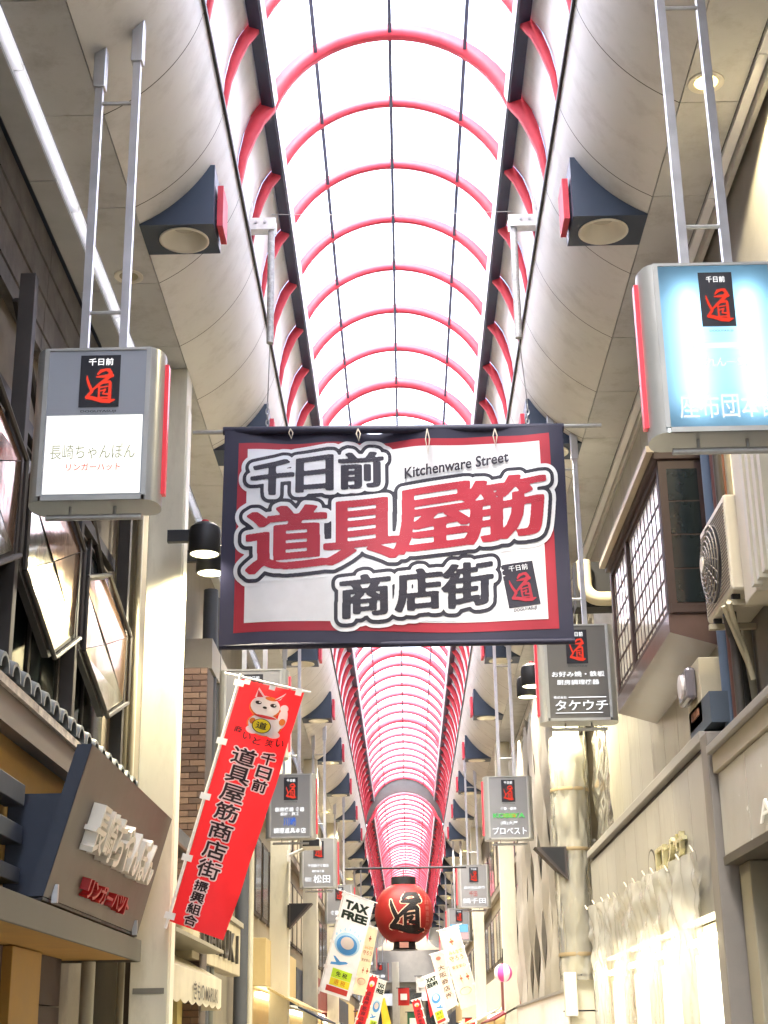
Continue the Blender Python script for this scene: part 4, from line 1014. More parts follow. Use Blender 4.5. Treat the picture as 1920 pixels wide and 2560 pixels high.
# slanting shop sign board
bs_ = thing('shop_sign_board', 'slanting brown sign board with white and red raised letters on the left shop', 'sign', (-2.3, 11.7, Z(.95)))
ya, yb = 9.9, 13.45; T, Bm = Vector((-2.09, 0, Z(1.93))), Vector((-2.36, 0, Z(.94)))
nrm = Vector((T.z - Bm.z, 0, -(T.x - Bm.x))).normalized()
MB().prism([(T.x, T.z), (Bm.x, Bm.z), (Bm.x - .10, Bm.z + .0), (T.x - .10, T.z + .0)], ya, yb).build('board_core', M('navy_board_side', '2b3444', .5), bs_)
MB().slab([(Bm.x, ya, Bm.z) , (Bm.x, yb, Bm.z), (T.x, yb, T.z), (T.x, ya, T.z)], .0).add([], [])
def bf(off): return plane_fn(Vector((Bm.x, ya, Bm.z)), (0, yb - ya, 0), T - Bm, nrm, off)
rect_print(MB(), bf(.004), (0, 0, 1, 1), 2, 2).build('face', M('taupe_board_face', '5f554d', .5, var=.06), bs_)
MB().prism([(-2.28, Z(1.62)), (-2.40, Z(.93)), (-2.655, Z(.93)), (-2.655, Z(1.62))], ya + .1, yb - .1).build('mount_box', M('navy_board_side', '2b3444'), bs_)
def raised(t, body, fn, box, depth, mat, bold=.0, nm='raised_letter'):
    n = len(body); u0, v0, u1, v1 = box; wdt = (u1 - u0) / n
    for i, ch in enumerate(body):
        v, tr = text_polys(ch, bold); lo, hi = v.min(0), v.max(0); s = max(hi[1] - lo[1], hi[0] - lo[0]); c = (lo + hi) / 2
        q = (v - c) / s
        P0 = [fn(.006)(u0 + wdt * (i + .5 + .92 * a), (v0 + v1) / 2 + (v1 - v0) * b2) for a, b2 in q]; P1 = [fn(depth)(u0 + wdt * (i + .5 + .92 * a), (v0 + v1) / 2 + (v1 - v0) * b2) for a, b2 in q]
        from collections import Counter
        ed = Counter()
        for f in tr:
            for a, b2 in ((f[0], f[1]), (f[1], f[2]), (f[2], f[0])): ed[tuple(sorted((a, b2)))] += 1
        k = len(v); fs = [tuple(x + k for x in f) for f in tr] + [(a, b2, b2 + k, a + k) for (a, b2), cnt in ed.items() if cnt == 1]
        MB().add(P0 + P1, fs).build(nm, mat, t)
raised(bs_, '長崎ちゃんぽん', bf, (.13, .36, .83, .70), .10, M('white_raised_letter', 'dcd8cc', .35, var=.05), .012)
raised(bs_, 'リンガーハット', bf, (.24, .09, .72, .22), .07, M('red_raised_letter', 'a01f22', .3, var=.05), .02)
for u_ in (.06, .92):
    c = bf(.02)(u_, .04); MB().box(c.x - .02, c.x + .02, c.y - .015, c.y + .015, c.z - .06, c.z + .06).build('clip', STEEL, bs_)
MB().prism([(-2.36, Z(.935)), (-2.62, Z(.90)), (-2.62, Z(.87)), (-2.36, Z(.915))], ya, yb).build('light_trough', BLACK, bs_)

# second left building: brick pier, tiled front, awnings, sign board
b2b = thing('brick_shop', 'brown brick shop building behind the nearest left pillar', 'building', (-3, 18, 0))
MB().box(-2.80, -8, 15.25, 26.6, .01, 12).build('wall', M('grey_brown_render', '77705f', .7, var=.15, streak=.25), b2b)
BRK = [M(f'brick_{i}', c, .7, var=.18, nscale=14, bump=.15, bscale=80) for i, c in enumerate(('5c463a', '665042', '4e3d34', '705a4a'))]
bmesh_ = [MB().box(0, .20, 0, .05, 0, .066).mesh('brick', m_) for m_ in BRK]
MB().box(-2.80, -2.41, 18.03, 18.6, .02, Z(4.45)).build('brick_pier', M('dark_mortar', '4a4038', .9), b2b)
for r2 in range(80):
    z = Z(4.36) - .076 * r2
    if z < .2: break
    xs = [-2.80, -2.593] if r2 % 2 else [-2.80, -2.70, -2.493]
    for j, x in enumerate(xs):
        o = link_copy(bmesh_[random.randrange(4)], 'brick', b2b, (x, 17.985, z))
        wdt = ((xs[j + 1] if j + 1 < len(xs) else -2.405) - x - .008); o.scale = (wdt / .20, 1, 1)
tl_ = [M(f'tan_tile_{i}', c, .45, var=.12, nscale=9) for i, c in enumerate(('a08860', 'b09870', '927a55'))]
tmm = [MB().box(-.02, .0, 0, .29, 0, .135).mesh('wall_tile', m_) for m_ in tl_]
MB().box(-2.70, -2.80, 15.3, 17.95, .02, Z(2.0)).build('tile_bed', M('dark_mortar', '4a4038'), b2b)
for j in range(9):
    for i in range(14): link_copy(tmm[random.randrange(3)], 'wall_tile', b2b, (-2.682, 15.32 + .145 * (j % 2) + .30 * (i % 14) if i < 8 else 15.32, Z(1.86) - .145 * j)) if i < 8 else None
p = P(452, 1985, Y=17.2)
hd = thing('door_hood', 'black peaked hood on the brick shop beside the red flag', 'hood', p)
MB().prism([(-2.80, Z(2.28)), (-2.45, Z(2.25)), (-2.40, Z(2.05)), (-2.80, Z(2.05))], 15.6, 17.4).build('hood', BLACK, hd)
MB().box(-2.42, -2.39, 15.6, 17.4, Z(2.02), Z(2.05)).build('lip', M('brown_timber', '4b2f20'), hd)
for i in range(4): MB().tube([(-2.66, 15.6 + .5 * i, Z(1.0)), (-2.66, 15.6 + .5 * i, Z(1.35))], .012, 6).build('grille_bar', BLACK, b2b)
MB().box(-2.64, -2.68, 15.5, 17.3, Z(1.33), Z(1.36)).build('grille_bar', BLACK, b2b)
# dark column of pipes beyond the brick
for y, x, r, c in ((19.2, -2.55, .10, '3c4046'), (19.6, -2.50, .06, '55564f'), (24.2, -2.6, .11, '474a4e'), (24.6, -2.5, .05, 'b9b39c')):
    MB().tube([(x, y, .02), (x, y, Z(5.8))], r, 12).build('drain_pipe', M('pipe_' + c, c, .5), b2b, True)
MB().box(-2.45, -2.80, 18.7, 26.4, Z(4.6), Z(5.0)).build('upper_band', M('grey_band', '7d776a', .6), b2b)
for k in range(6):
    f = MB().box(-2.74, -2.79, 19.0 + 1.2 * k, 20.0 + 1.2 * k, Z(2.6), Z(4.2)).build('window', POST, b2b); MB().box(-2.73, -2.742, 19.06 + 1.2 * k, 19.94 + 1.2 * k, Z(2.66), Z(4.14)).build('pane', GLASSD, f)
sb = thing('shop_sign_board', 'beige shop sign board with dark letters behind the red flag', 'sign', (-2.5, 19, Z(1)))
MB().box(-2.42, -2.62, 17.4, 22.4, Z(.95), Z(1.62)).build('board', M('beige_board', 'a79d84', .6, var=.2, streak=.3), sb, bevel=.01)
MB().box(-2.38, -2.62, 17.35, 22.45, Z(1.62), Z(1.69)).build('coping', M('grey_coping', '86806f', .6), sb)
fnb = lambda off: plane_fn((-2.42, 17.4, Z(.95)), (0, 5.0, 0), (0, 0, .67), (1, 0, 0), off)
raised(sb, 'MARUKI', fnb, (.12, .22, .95, .78), .04, M('dark_letters', '2e2a22', .5))
aw = thing('shop_awning', 'beige fabric awning with a lettered valance under the red flag', 'awning', (-2.5, 16, Z(.6)))
MB().add([(-2.68, 14.4, Z(1.02)), (-2.68, 18.2, Z(1.02)), (-2.18, 18.2, Z(.74)), (-2.18, 14.4, Z(.74))], [(0, 1, 2, 3)]).build('canvas', mat_cloth('awning_beige', 'b5ab90', .2), aw)
MB().add([(-2.68, 18.2, Z(1.02)), (-2.18, 18.2, Z(.74)), (-2.18, 18.2, Z(.40)), (-2.68, 18.2, Z(.40))], [(0, 1, 2, 3)]).build('end_canvas', mat_cloth('awning_beige', 'b5ab90'), aw)
MB().grid(lambda a, b2: (-2.178, 14.4 + 3.8 * a, Z(.74) - (.30 + .035 * abs(math.sin(a * math.pi * 7))) * (1 - b2)), 70, 3).build('valance', mat_cloth('valance_white', 'd6cfba', .3), aw)
MB().box(-2.16, -2.70, 14.4, 18.2, Z(1.03), Z(1.07)).build('gutter', M('grey_coping', '86806f'), aw)
fv = lambda off: plane_fn((-2.17, 14.4, Z(.42)), (0, 3.8, 0), (0, 0, .30), (1, 0, 0), off)
text_fit(MB(), 'きもの MARUKI', fv(.01), (.35, .12, .88, .72), .02).build('lettering', M('dark_letters', '2e2a22'), aw)
for k in range(8): MB().box(-2.72, -2.79, 15.3, 17.2, .05 + .2 * k, .05 + .2 * k + .19).build('shutter_slat', M('grey_brown_shutter', '5b574b', .5, .2, var=.15), b2b)
MB().box(-2.60, -2.79, 17.6, 18.0, .02, Z(.9)).build('yellow_post', M('pale_yellow_post', 'c0b070', .6), b2b)
# security camera on the second pillar
p = P(772, 2113, Y=27.4); sc_ = thing('security_camera', 'white box security camera on an arm from the left pillar', 'camera', p)
MB().box(p.x - .10, p.x + .22, p.y - .35, p.y + .2, p.z - .07, p.z + .08).build('housing', M('white_camera', 'dcdad2', .4), sc_, bevel=.01)
MB().box(p.x - .09, p.x + .21, p.y - .36, p.y - .352, p.z - .06, p.z + .06).build('lens_window', BLACK, sc_)
MB().tube([(p.x - .05, p.y, p.z - .05), (-2.15, p.y + .1, p.z - .18)], .03, 8).build('arm', M('white_camera', 'dcdad2'), sc_, True)
MB().box(-2.14, -2.10, p.y + .0, p.y + .22, p.z - .28, p.z - .08).build('bracket', M('white_camera', 'dcdad2'), sc_)
# ================================================================== buildings on the right
PAN = M('ivory_wall_panel', '98948a', .42, var=.10, stain=.25, nscale=1.5, coat=.1)
IVG = M('glossy_ivory_panel', 'b3afa2', .22, var=.06, nscale=2, coat=.5)
rb = thing('panelled_shop', 'ivory panelled shop building on the right with a projecting lattice window', 'building', (3, 14, 0))
MB().box(2.735, 8, 12.05, 20.1, .01, 12).build('wall', JOINT, rb)
for k in range(10):                  # upper wall panels
    y = 12.06 + .80 * k
    for z0, z1 in ((2.38, 4.3), (4.31, 6.4)): MB().box(2.69, 2.733, y, y + .79, Z(z0), Z(z1)).build('wall_panel', PAN, rb, bevel=.003)
MB().box(2.40, 2.734, 12.0, 20.05, Z(2.27), Z(2.36)).build('coping', M('grey_stone_coping', '938f86', .5, var=.1), rb, bevel=.008)
MB().box(2.47, 2.734, 12.0, 20.05, Z(2.20), Z(2.268)).build('shadow_gap', M('dark_purple_gap', '3a333a', .6), rb)
for k in range(10): MB().box(2.435, 2.73, 12.0 + .80 * k, 12.0 + .80 * k + .79, Z(.95), Z(2.20)).build('fascia_panel', PAN, rb, bevel=.003)
ff = lambda off: (lambda a, b2: Vector((2.435 - off, 15.4 - 2.4 * a, Z(1.44) + .34 * b2)))
raised(rb, 'ロブサ', ff, (.36, .12, 1.0, .80), .05, M('brass_letter', 'd8cfa0', .25, .6, var=.1), .02)
blob(MB(), ff(.004), (.16, .50), .10, .50).build('emblem', M('dark_letters', '2e2a22'), rb); blob(MB(), ff(.006), (.16, .50), .085, .44).build('emblem', PAN, rb)
MB().box(2.40, 2.73, 11.72, 11.98, .01, Z(2.30)).build('grey_corner_post', M('grey_steel_post', '827c74', .5, .3), rb, bevel=.01)
# bay window with lattice
bw = thing('bay_window', 'dark brown projecting bay window with a fine lattice on the right wall', 'window', (2.5, 13.9, Z(3.2)))
DBR = M('dark_brown_frame', '3e2d26', .5, var=.2); X0 = 2.30; ya, yb = 12.3, 15.6; zb_, zt_ = Z(3.27), Z(4.86)
MB().box(X0 - .04, 2.69, ya - .04, yb + .04, zt_ - .02, zt_ + .12).build('eave', DBR, bw, bevel=.01)
MB().box(X0 - .10, X0 - .03, ya - .06, yb + .06, zt_ + .04, zt_ + .10).build('eave_edge', M('pale_eave_edge', 'b4a68c', .5), bw)
MB().prism([(X0 - .01, zb_ + .16), (X0 - .01, zb_), (2.69, zb_ - .12), (2.69, zb_ + .16)], ya, yb).build('sill_box', M('brown_sill', '5d4a42', .3, var=.25, coat=.3), bw)
PAP = mat_film('frosted_pane', (.86, .84, .74), .75, .12)
for y0, y1 in ((ya, 14.35), (14.5, yb)):
    MB().box(X0 + .03, X0 + .04, y0 + .05, y1 - .03, zb_ + .17, zt_ - .06).build('frosted_pane', M('frosted_white_pane', 'e2dcc8', .2, var=.06, coat=.5), bw)
for y in (ya, 14.38, yb - .08): MB().box(X0, X0 + .08, y, y + .09, zb_ + .16, zt_ - .02).build('post', DBR, bw)
for z in (zb_ + .16, zt_ - .08): MB().box(X0 + .002, X0 + .078, ya + .09, yb - .08, z, z + .06).build('rail', DBR, bw)
y = ya + .24
while y < yb - .12:
    if abs(y - 14.42) > .09: MB().box(X0 + .0255, X0 + .0305, y, y + .022, zb_ + .22, zt_ - .08).build('lattice_bar', DBR, bw)
    y += .205
for k in range(6):
    z = zb_ + .30 + .235 * k; MB().box(X0 + .0235, X0 + .030, ya + .09, yb - .08, z, z + .02).build('lattice_bar', DBR, bw)
sf = MB().box(X0 + .0, 2.69, ya - .012, ya + .03, zb_ + .16, zt_ - .02).build('end_panel', DBR, bw)
for k in range(4):
    z0 = zb_ + .26 + .31 * k; MB().box(X0 + .07, 2.64, ya - .018, ya - .0125, z0, z0 + .295).build('end_pane', GLASSD, bw)
MB().box(X0 + .02, 2.69, ya - .020, ya - .0122, zb_ + .17, zb_ + .25).build('end_rail', DBR, bw)
# curved duct beyond the bay window
du = thing('vent_duct', 'bent cream vent duct beyond the bay window', 'duct', (2.5, 17, Z(4)))
pts = []
for k in range(9):
    a = math.pi / 2 * k / 8; pts.append(Vector((2.40 + .0, 17.0, 0)) + Vector((-.02, 0, 0)))
c0 = P(1462, 1462, Y=17.2); R0 = .18
path = [c0 + Vector((0, 0, .3))] + [c0 + Vector((R0 - R0 * math.cos(t), 0, -R0 * math.sin(t))) for t in [math.pi / 2 * k / 7 for k in range(8)]] + [c0 + Vector((.6, 0, -R0))]
MB().tube(path, .085, 12).build('pipe', M('cream_duct', 'b3a98c', .5, var=.15), du, True)
MB().box(c0.x - .1, c0.x + .6, c0.y + .1, c0.y + .4, c0.z - .25, c0.z + .32).build('recess', DARKI, du)
# nearest right building: glossy fascia and shop front
nb = thing('glossy_fascia_shop', 'shop with glossy ivory fascia panels at the right edge', 'building', (3, 9, 0))
MB().box(2.75, 8, -14, 12.0, .01, 12).build('wall', M('beige_side_wall', '8b877e', .7, var=.15), nb)
for k in range(7): MB().box(2.45, 2.74, 5.0 + .95 * k, 5.0 + .95 * k + .942, Z(1.32), Z(1.95)).build('fascia_panel', IVG, nb, bevel=.003)
MB().box(2.42, 2.74, 5, 11.66, Z(1.955), Z(2.10)).build('fascia_top', M('beige_fascia_top', 'a89f88', .45, var=.1), nb, bevel=.004)
MB().box(2.38, 2.74, 5, 11.68, Z(2.105), Z(2.17)).build('coping', M('grey_stone_coping', 'a39d8c'), nb, bevel=.008)
MB().box(2.44, 2.74, 5, 11.66, Z(1.25), Z(1.315)).build('head_rail', M('dark_head_rail', '4a4438', .5), nb)
fn_ = lambda off: (lambda a, b2: Vector((2.45 - off, 11.4 - 3.0 * a, Z(1.36) + .3 * b2)))
raised(nb, 'AIR', fn_, (.35, .08, .75, .55), .02, M('pale_letter', 'e6e2d4', .4, emit=.3))
for k in range(5):
    y = 6.6 + 1.06 * k
    f = MB().box(2.66, 2.74, y, y + .12, .02, Z(1.25)).build('door_post', M('grey_brown_post', '6e675a', .5, var=.15), nb, bevel=.005)
    MB().box(2.70, 2.72, y + .13, y + .98, .1, Z(1.2)).build('glass_door', M('bright_shop_glass', '8d8f86', .1, var=.1), nb)
MB().box(2.55, 2.74, 11.3, 11.66, .02, Z(1.25)).build('pier', M('taupe_pier', '8a8370', .5, var=.12), nb, bevel=.01)
# upper storey of the near right building: lit window, frame, pipes
MB().box(2.70, 2.748, 10.6, 11.4, Z(3.4), Z(4.9)).build('lit_window', M('warm_lit_window', 'ffe9bf', .4, var=.05, emit=1.3), nb)
for y in (10.6, 11.0, 11.38): MB().box(2.66, 2.70, y - .02, y + .02, Z(3.4), Z(4.9)).build('window_bar', M('rust_frame', '8a5a3a', .6), nb)
MB().box(2.45, 2.748, 9.85, 10.2, Z(2.9), Z(4.9)).build('shutter_case', M('cream_shutter_case', 'c4bda6', .45, var=.08), nb, bevel=.01)
for k in range(4): MB().box(2.40, 2.46, 9.2 + .16 * k, 9.28 + .16 * k, Z(2.9), Z(4.9)).build('sash', M('pale_sash', 'bcb9a8', .4), nb)
for x, y, r2, c in ((2.62, 11.75, .055, '55667a'), (2.66, 11.55, .065, '5e3a34'), (2.70, 11.30, .04, '8d8672'), (2.52, 10.95, .035, '3c3833')):
    MB().tube([(x, y, Z(2.18)), (x, y, Z(5.4))], r2, 12).build('pipe', M('pipe_' + c, c, .5, var=.15), nb, True)
MB().tube([(2.45, 10.8, Z(3.0)), (2.5, 10.95, Z(2.9)), (2.58, 11.1, Z(2.75)), (2.62, 11.15, Z(2.4)), (2.6, 11.3, Z(2.25))], .035, 10).build('hose', M('black_hose', '2b2a28', .6), nb, True)
MB().tube([(2.38, 10.4, Z(2.98)), (2.46, 10.6, Z(2.85)), (2.54, 10.75, Z(2.72)), (2.60, 10.8, Z(2.5))], .02, 8).build('insulated_line', M('cream_line', 'c0b89c', .6), nb, True)
MB().tube([(2.36, 10.5, Z(2.98)), (2.48, 10.65, Z(2.75)), (2.60, 10.9, Z(2.62))], .018, 8).build('insulated_line', M('cream_line', 'c0b89c'), nb, True)
MB().box(2.45, 2.73, 11.70, 12.6, Z(2.37), Z(2.62)).build('flashing', M('blue_grey_flashing', '4a5560', .5), rb)
# air conditioner on its bracket
def aircon(x0, y0, y1, z0, z1, lab):
    x1 = x0 + .34; t = thing('air_conditioner', lab, 'air conditioner', (x0, y0, z0)); W = M('ivory_ac_casing', 'cfc8b4', .4, var=.06); H = z1 - z0
    MB().box(x0, x1, y0, y1, z0, z1).build('casing', W, t, bevel=.02)
    cy, cz, rr = y0 + (y1 - y0) * .56, z0 + H * .48, H * .40
    rg = MB(); gy = M('grey_fan_guard', '8d877b', .4, .3)
    MB().add([(x0 - .004, cy + rr * math.cos(a), cz + rr * math.sin(a)) for a in [2 * math.pi * k / 32 for k in range(32)]], [tuple(range(32))]).build('fan_opening', M('dark_fan', '2c2a28', .6), t)
    for q in range(7):
        r2 = rr * (.22 + .78 * q / 6)
        bul = .055 * (1 - (r2 / rr) ** 2) + .03
        MB().tube([(x0 - bul, cy + r2 * math.cos(a), cz + r2 * math.sin(a)) for a in [2 * math.pi * k / 32 for k in range(33)]], .0055, 6, False).build('guard_ring', gy, t)
    for k in range(20):
        a = 2 * math.pi * k / 20
        MB().tube([(x0 - .03 - .055 * (1 - q * q), cy + rr * q * math.cos(a + .5 * q), cz + rr * q * math.sin(a + .5 * q)) for q in (.12, .4, .7, 1.0)], .0045, 5, False).build('guard_spoke', gy, t)
    MB().tube([(x0 - .095, cy, cz), (x0 - .08, cy, cz)], rr * .2, 20).build('hub', W, t)
    for k in range(4):
        MB().slab([(x0 - .006, cy + .03, cz + .03), (x0 - .006, cy + rr * .8 * math.cos(1.57 * k), cz + rr * .8 * math.sin(1.57 * k)), (x0 - .006, cy + rr * .8 * math.cos(1.57 * k + .9), cz + rr * .8 * math.sin(1.57 * k + .9)), (x0 - .006, cy, cz)], .003).build('fan_blade', M('fan_blade', '3c3a37', .5), t)
    for k in range(26):
        z = z0 + .04 + (H - .08) * k / 26; d = math.sqrt(max(0, 1.02 - ((z - cz) / rr) ** 2)) * rr if abs(z - cz) < rr * 1.005 else 0
        if y0 + .04 < cy - d - .02: MB().box(x0 - .006, x0 + .002, y0 + .03, cy - d - .015, z, z + .006).build('louvre', M('painted_louvre_shade', '8b8478', .5), t)  # bars carry the shade of the slits as a darker colour
        if cy + d + .02 < y1 - .03: MB().box(x0 - .006, x0 + .002, cy + d + .015, y1 - .03, z, z + .006).build('louvre', M('painted_louvre_shade', '8b8478'), t)
    SH = M('painted_recess_shade', '8d887a', .5); ys = y0 - .003  # recess shade put into the colour of thin plates on the casing
    MB().box(x0 + .09, x1 - .06, ys - .02, ys, z0 + H * .82, z0 + H * .92).build('handle', W, t, bevel=.012); MB().box(x0 + .10, x1 - .07, ys - .004, ys, z0 + H * .735, z0 + H * .82).build('recess_shade_plate', SH, t)
    MB().box(x0 + .09, x1 - .05, ys - .03, ys, z0 + H * .50, z0 + H * .56).build('handle', W, t, bevel=.012)
    MB().box(x0 + .12, x1 - .06, ys - .012, ys, z0 + H * .40, z0 + H * .46).build('handle', W, t, bevel=.008); MB().box(x0 + .13, x1 - .07, ys - .016, ys - .0125, z0 + H * .415, z0 + H * .45).build('recess_shade_plate', SH, t)
    MB().box(x0 + .11, x1 - .05, ys - .02, ys, z0 + H * .02, z0 + H * .12).build('valve_cover', M('taupe_cover', 'a79f8c', .5), t, bevel=.02)
    for yy in (y0 + .12, y1 - .14):
        MB().box(x0 - .02, 2.74, yy - .025, yy + .025, z0 - .085, z0 - .045).build('bracket_arm', M('cream_bracket', 'b1a98f', .5), t); MB().box(x0 + .02, x0 + .08, yy - .02, yy + .02, z0 - .045, z0 - .001).build('foot', BLACK, t)
    return t
aircon(2.40, 10.35, 11.28, Z(3.06), Z(3.80), 'ivory air conditioner unit with round fan guard on the right wall')
mbx = thing('meter_box', 'beige electric meter box with glass meter on the right wall', 'meter box', (2.5, 11.7, Z(2.47)))
MB().box(2.45, 2.68, 12.02, 12.62, Z(2.44), Z(2.98)).build('box', M('beige_meter_box', 'b3aa90', .5, var=.1), mbx, bevel=.01)
MB().box(2.36, 2.449, 12.14, 12.54, Z(2.66), Z(2.93)).build('meter_cover', M('grey_meter', '77737a', .12, .3, var=.1), mbx, bevel=.03)
MB().tube([(2.34, 12.34, Z(2.80)), (2.362, 12.34, Z(2.80))], .10, 18).build('meter_dial', M('white_dial', 'ddd6d2', .2), mbx)
MB().box(2.44, 2.4495, 12.15, 12.45, Z(2.52), Z(2.58)).build('name_label', M('rust_label', '8a5a40', .6), mbx)

# plastic film round the pillar and over the shop front
FILM = mat_film('clear_plastic_film', (.95, .94, .88), .26, .14, 1.3)
from mathutils import noise as mnoise
def crumple(x, y, z, k=1.):
    v = Vector((x, y * 1.3, z)); r2 = mnoise.ridged_multi_fractal(v * 1.7, .9, 2.1, 4, 1.0, 2.0) * .030 + mnoise.noise(v * 3.3) * .05 + mnoise.noise(v * 9) * .014
    return k * r2
pw = thing('plastic_wrap', 'crumpled clear plastic film wrapped round the right pillar', 'plastic sheet', (2.26, 20.4, Z(.6)))
def wrapf(a, b2):
    t = 2 * math.pi * a; z = Z(.75) + 3.2 * b2; r2 = .235 + crumple(math.cos(t) * .9, math.sin(t) * .9, z * .9, .5)
    return (2.26 + r2 * math.cos(t), 20.46 + r2 * math.sin(t), z)
MB().grid(wrapf, 64, 90).build('film', FILM, pw, True)
for z in (1.05, 2.4, 3.2): MB().lathe([(.262, 0), (.268, .02), (.262, .05)], (2.26, 20.46, Z(z)), 24, False).build('tape', M('brown_tape', '8a7a5c', .4), pw, True)
cz_ = thing('plastic_curtain', 'clear plastic curtain hung over the glowing shop front on the right', 'plastic sheet', (2.35, 15, Z(.5)))
def curt(a, b2):
    y = 12.2 + 7.4 * a; top = Z(1.44) + .16 * a + .09 * mnoise.noise(Vector((a * 9, 3, 0))) + .05 * mnoise.noise(Vector((a * 30, 5, 0))); z = .1 + (top - .1) * b2
    e = b2 ** 3
    x = 2.37 - .04 * (1 - b2) + -.05 * math.sin(math.pi * a) * 0 + .035 * mnoise.noise(Vector((a * 9 + .6 * b2, b2 * .8, 1.3))) + .010 * mnoise.noise(Vector((a * 37, b2 * 1.6, 4))) + e * (.08 * mnoise.noise(Vector((a * 12, b2 * 7, 2))) + .05 * mnoise.noise(Vector((a * 44, b2 * 22, 7)))) - .03 * e
    return (x, y, z)
MB().grid(curt, 190, 70).build('film', mat_film('milky_plastic_film', (.95, .94, .89), .42, .14, 1.33), cz_, True)
for k in range(12):
    p = Vector(curt(k / 11, 1)); MB().tube([p + Vector((-.02, -.03, -.02)), p + Vector((-.04, 0, .03)), p + Vector((-.01, .05, .01))], .007, 6).build('clip', M('tape_knot', 'cfc8b4', .4), cz_)
# lit shop front behind it
sf_ = thing('lit_shop_front', 'bright shop front glowing behind the plastic curtain', 'shop front', (2.6, 15, 0))
MB().box(2.60, 2.73, 12.1, 19.9, .05, Z(.93)).build('back_panel', M('cream_shop_back', 'd8cda8', .6), sf_)
for y in (12.3, 14.2, 16.1, 18.0, 19.7): MB().box(2.50, 2.60, y, y + .12, .05, Z(.93)).build('post', M('ochre_post', '9c8450', .6), sf_)
for k, y in enumerate((13.2, 15.1, 17.0, 18.9)):
    MB().tube([(2.545, y - .65, Z(.80)), (2.545, y + .65, Z(.80))], .03, 10).build('tube_lamp', mat_glow('shop_tube', 'fff4d6', 40), sf_, True)
    MB().box(2.56, 2.595, y - .6, y + .6, Z(.02), Z(.70)).build('lit_panel', mat_glow('shop_lightbox', 'fff6dc', 5.0), sf_)
for k in range(9): MB().box(2.50, 2.56, 12.6 + .35 * k, 12.72 + .35 * k, Z(-.4), Z(.06)).build('display_board', M(f'ochre_board_{k%3}', ('b8954e', '8a6a38', 'd0b878')[k % 3], .6), sf_)
# loose film on the wall above
lf = thing('plastic_drape', 'loose clear plastic drape on the wall beyond the ivory fascia', 'plastic sheet', (2.5, 21, Z(2.5)))
MB().grid(lambda a, b2: (2.42 + .12 * a + crumple(3, a * 1.2, b2 * 1.5, .9), 17.8 + 2.4 * a, Z(2.35) + (1.9 - .5 * a) * b2), 40, 50).build('film', FILM, lf, True)

# scaffold sheets and hoarding beyond the wrapped pillar
sc2 = thing('scaffold_screen', 'tall off white scaffold sheets hung in strips on the right', 'scaffold sheet', (2.55, 27, 2))
SHT = [mat_cloth(f'scaffold_sheet_{i}', c, .2) for i, c in enumerate(('b9b2a2', 'c6c0b2', 'aca595'))]
for k in range(8):
    y0 = 20.9 + 1.62 * k
    def sh(a, b2, y0=y0, k=k):
        z = Z(.72) + 5.3 * b2; e = .5 - abs(a - .5)
        return (2.46 + .05 * math.sin(9 * a + k) + .03 * math.sin(4 * z + 5 * a + k) + .04 * math.sin(1.3 * z + k) * a, y0 + 1.60 * a - .05 * math.sin(3 * b2 + k), z)
    MB().grid(sh, 14, 50).build('sheet', SHT[k % 3], sc2, True)
for k in range(9):
    MB().tube([(2.56, 20.85 + 1.62 * k, 0.01), (2.56, 20.85 + 1.62 * k, Z(6.1))], .024, 8).build('scaffold_tube', GALV, sc2, True)
for z in (.9, 2.6, 4.3, 6.0): MB().tube([(2.60, 20.8, Z(z)), (2.60, 33.9, Z(z))], .024, 8).build('scaffold_tube', GALV, sc2, True)
hb = thing('hoarding_fence', 'pale pink corrugated hoarding below the scaffold sheets', 'hoarding', (2.4, 27, 0))
for k in range(13):
    y0 = 20.75 + 1.0 * k
    def cor(a, b2, y0=y0): return (2.36 + .018 * math.sin(a * math.pi * 14), y0 + .985 * a, .02 + (Z(.70) - .02) * b2)
    MB().grid(cor, 42, 1).build('corrugated_panel', M('pink_white_hoarding', 'd8cfc4', .45, var=.06), hb, True)
MB().box(2.33, 2.42, 20.7, 33.8, Z(.70), Z(.74)).build('top_rail', GALV, hb)
cbx = thing('cable_box', 'small white cable box strapped to the wrapped pillar', 'box', P(1432, 2470, Y=20.25))
p = P(1428, 2480, Y=20.2); MB().box(p.x - .09, p.x + .07, 20.1, 20.28, p.z - .3, p.z + .24).build('box', M('pale_box', 'c4beb0', .5), cbx, bevel=.01)
for dz in (-.24, .2): MB().lathe([(.235, 0), (.24, .012), (.235, .02)], (2.26, 20.46, p.z + dz), 20, False).build('strap', BLACK, cbx)
pl_ = thing('paper_lantern', 'small pink and white striped paper lantern low on the right', 'lantern', P(1258, 2432, Y=33))
c = P(1258, 2432, Y=33.2); ml = [M('lantern_white', 'efe6e2', .6, emit=.3), M('lantern_pink', 'e0559a', .6, emit=.3)]
prof = [(.18 * math.sin(math.pi * (.1 + .8 * k / 14)) + .01, .19 * -math.cos(math.pi * (.1 + .8 * k / 14))) for k in range(15)]
for q in range(8):
    m = MB(); m.add([c + Vector((rr * math.cos(2 * math.pi * (q + j / 3) / 8), rr * math.sin(2 * math.pi * (q + j / 3) / 8), z)) for rr, z in prof for j in range(4)], [(i * 4 + j, i * 4 + j + 1, i * 4 + j + 5, i * 4 + j + 4) for i in range(14) for j in range(3)]).build('gore', ml[q % 2], pl_, True)
MB().tube([c + Vector((0, 0, .18)), c + Vector((0, 0, .5))], .012, 6).build('wire', BLACK, pl_)

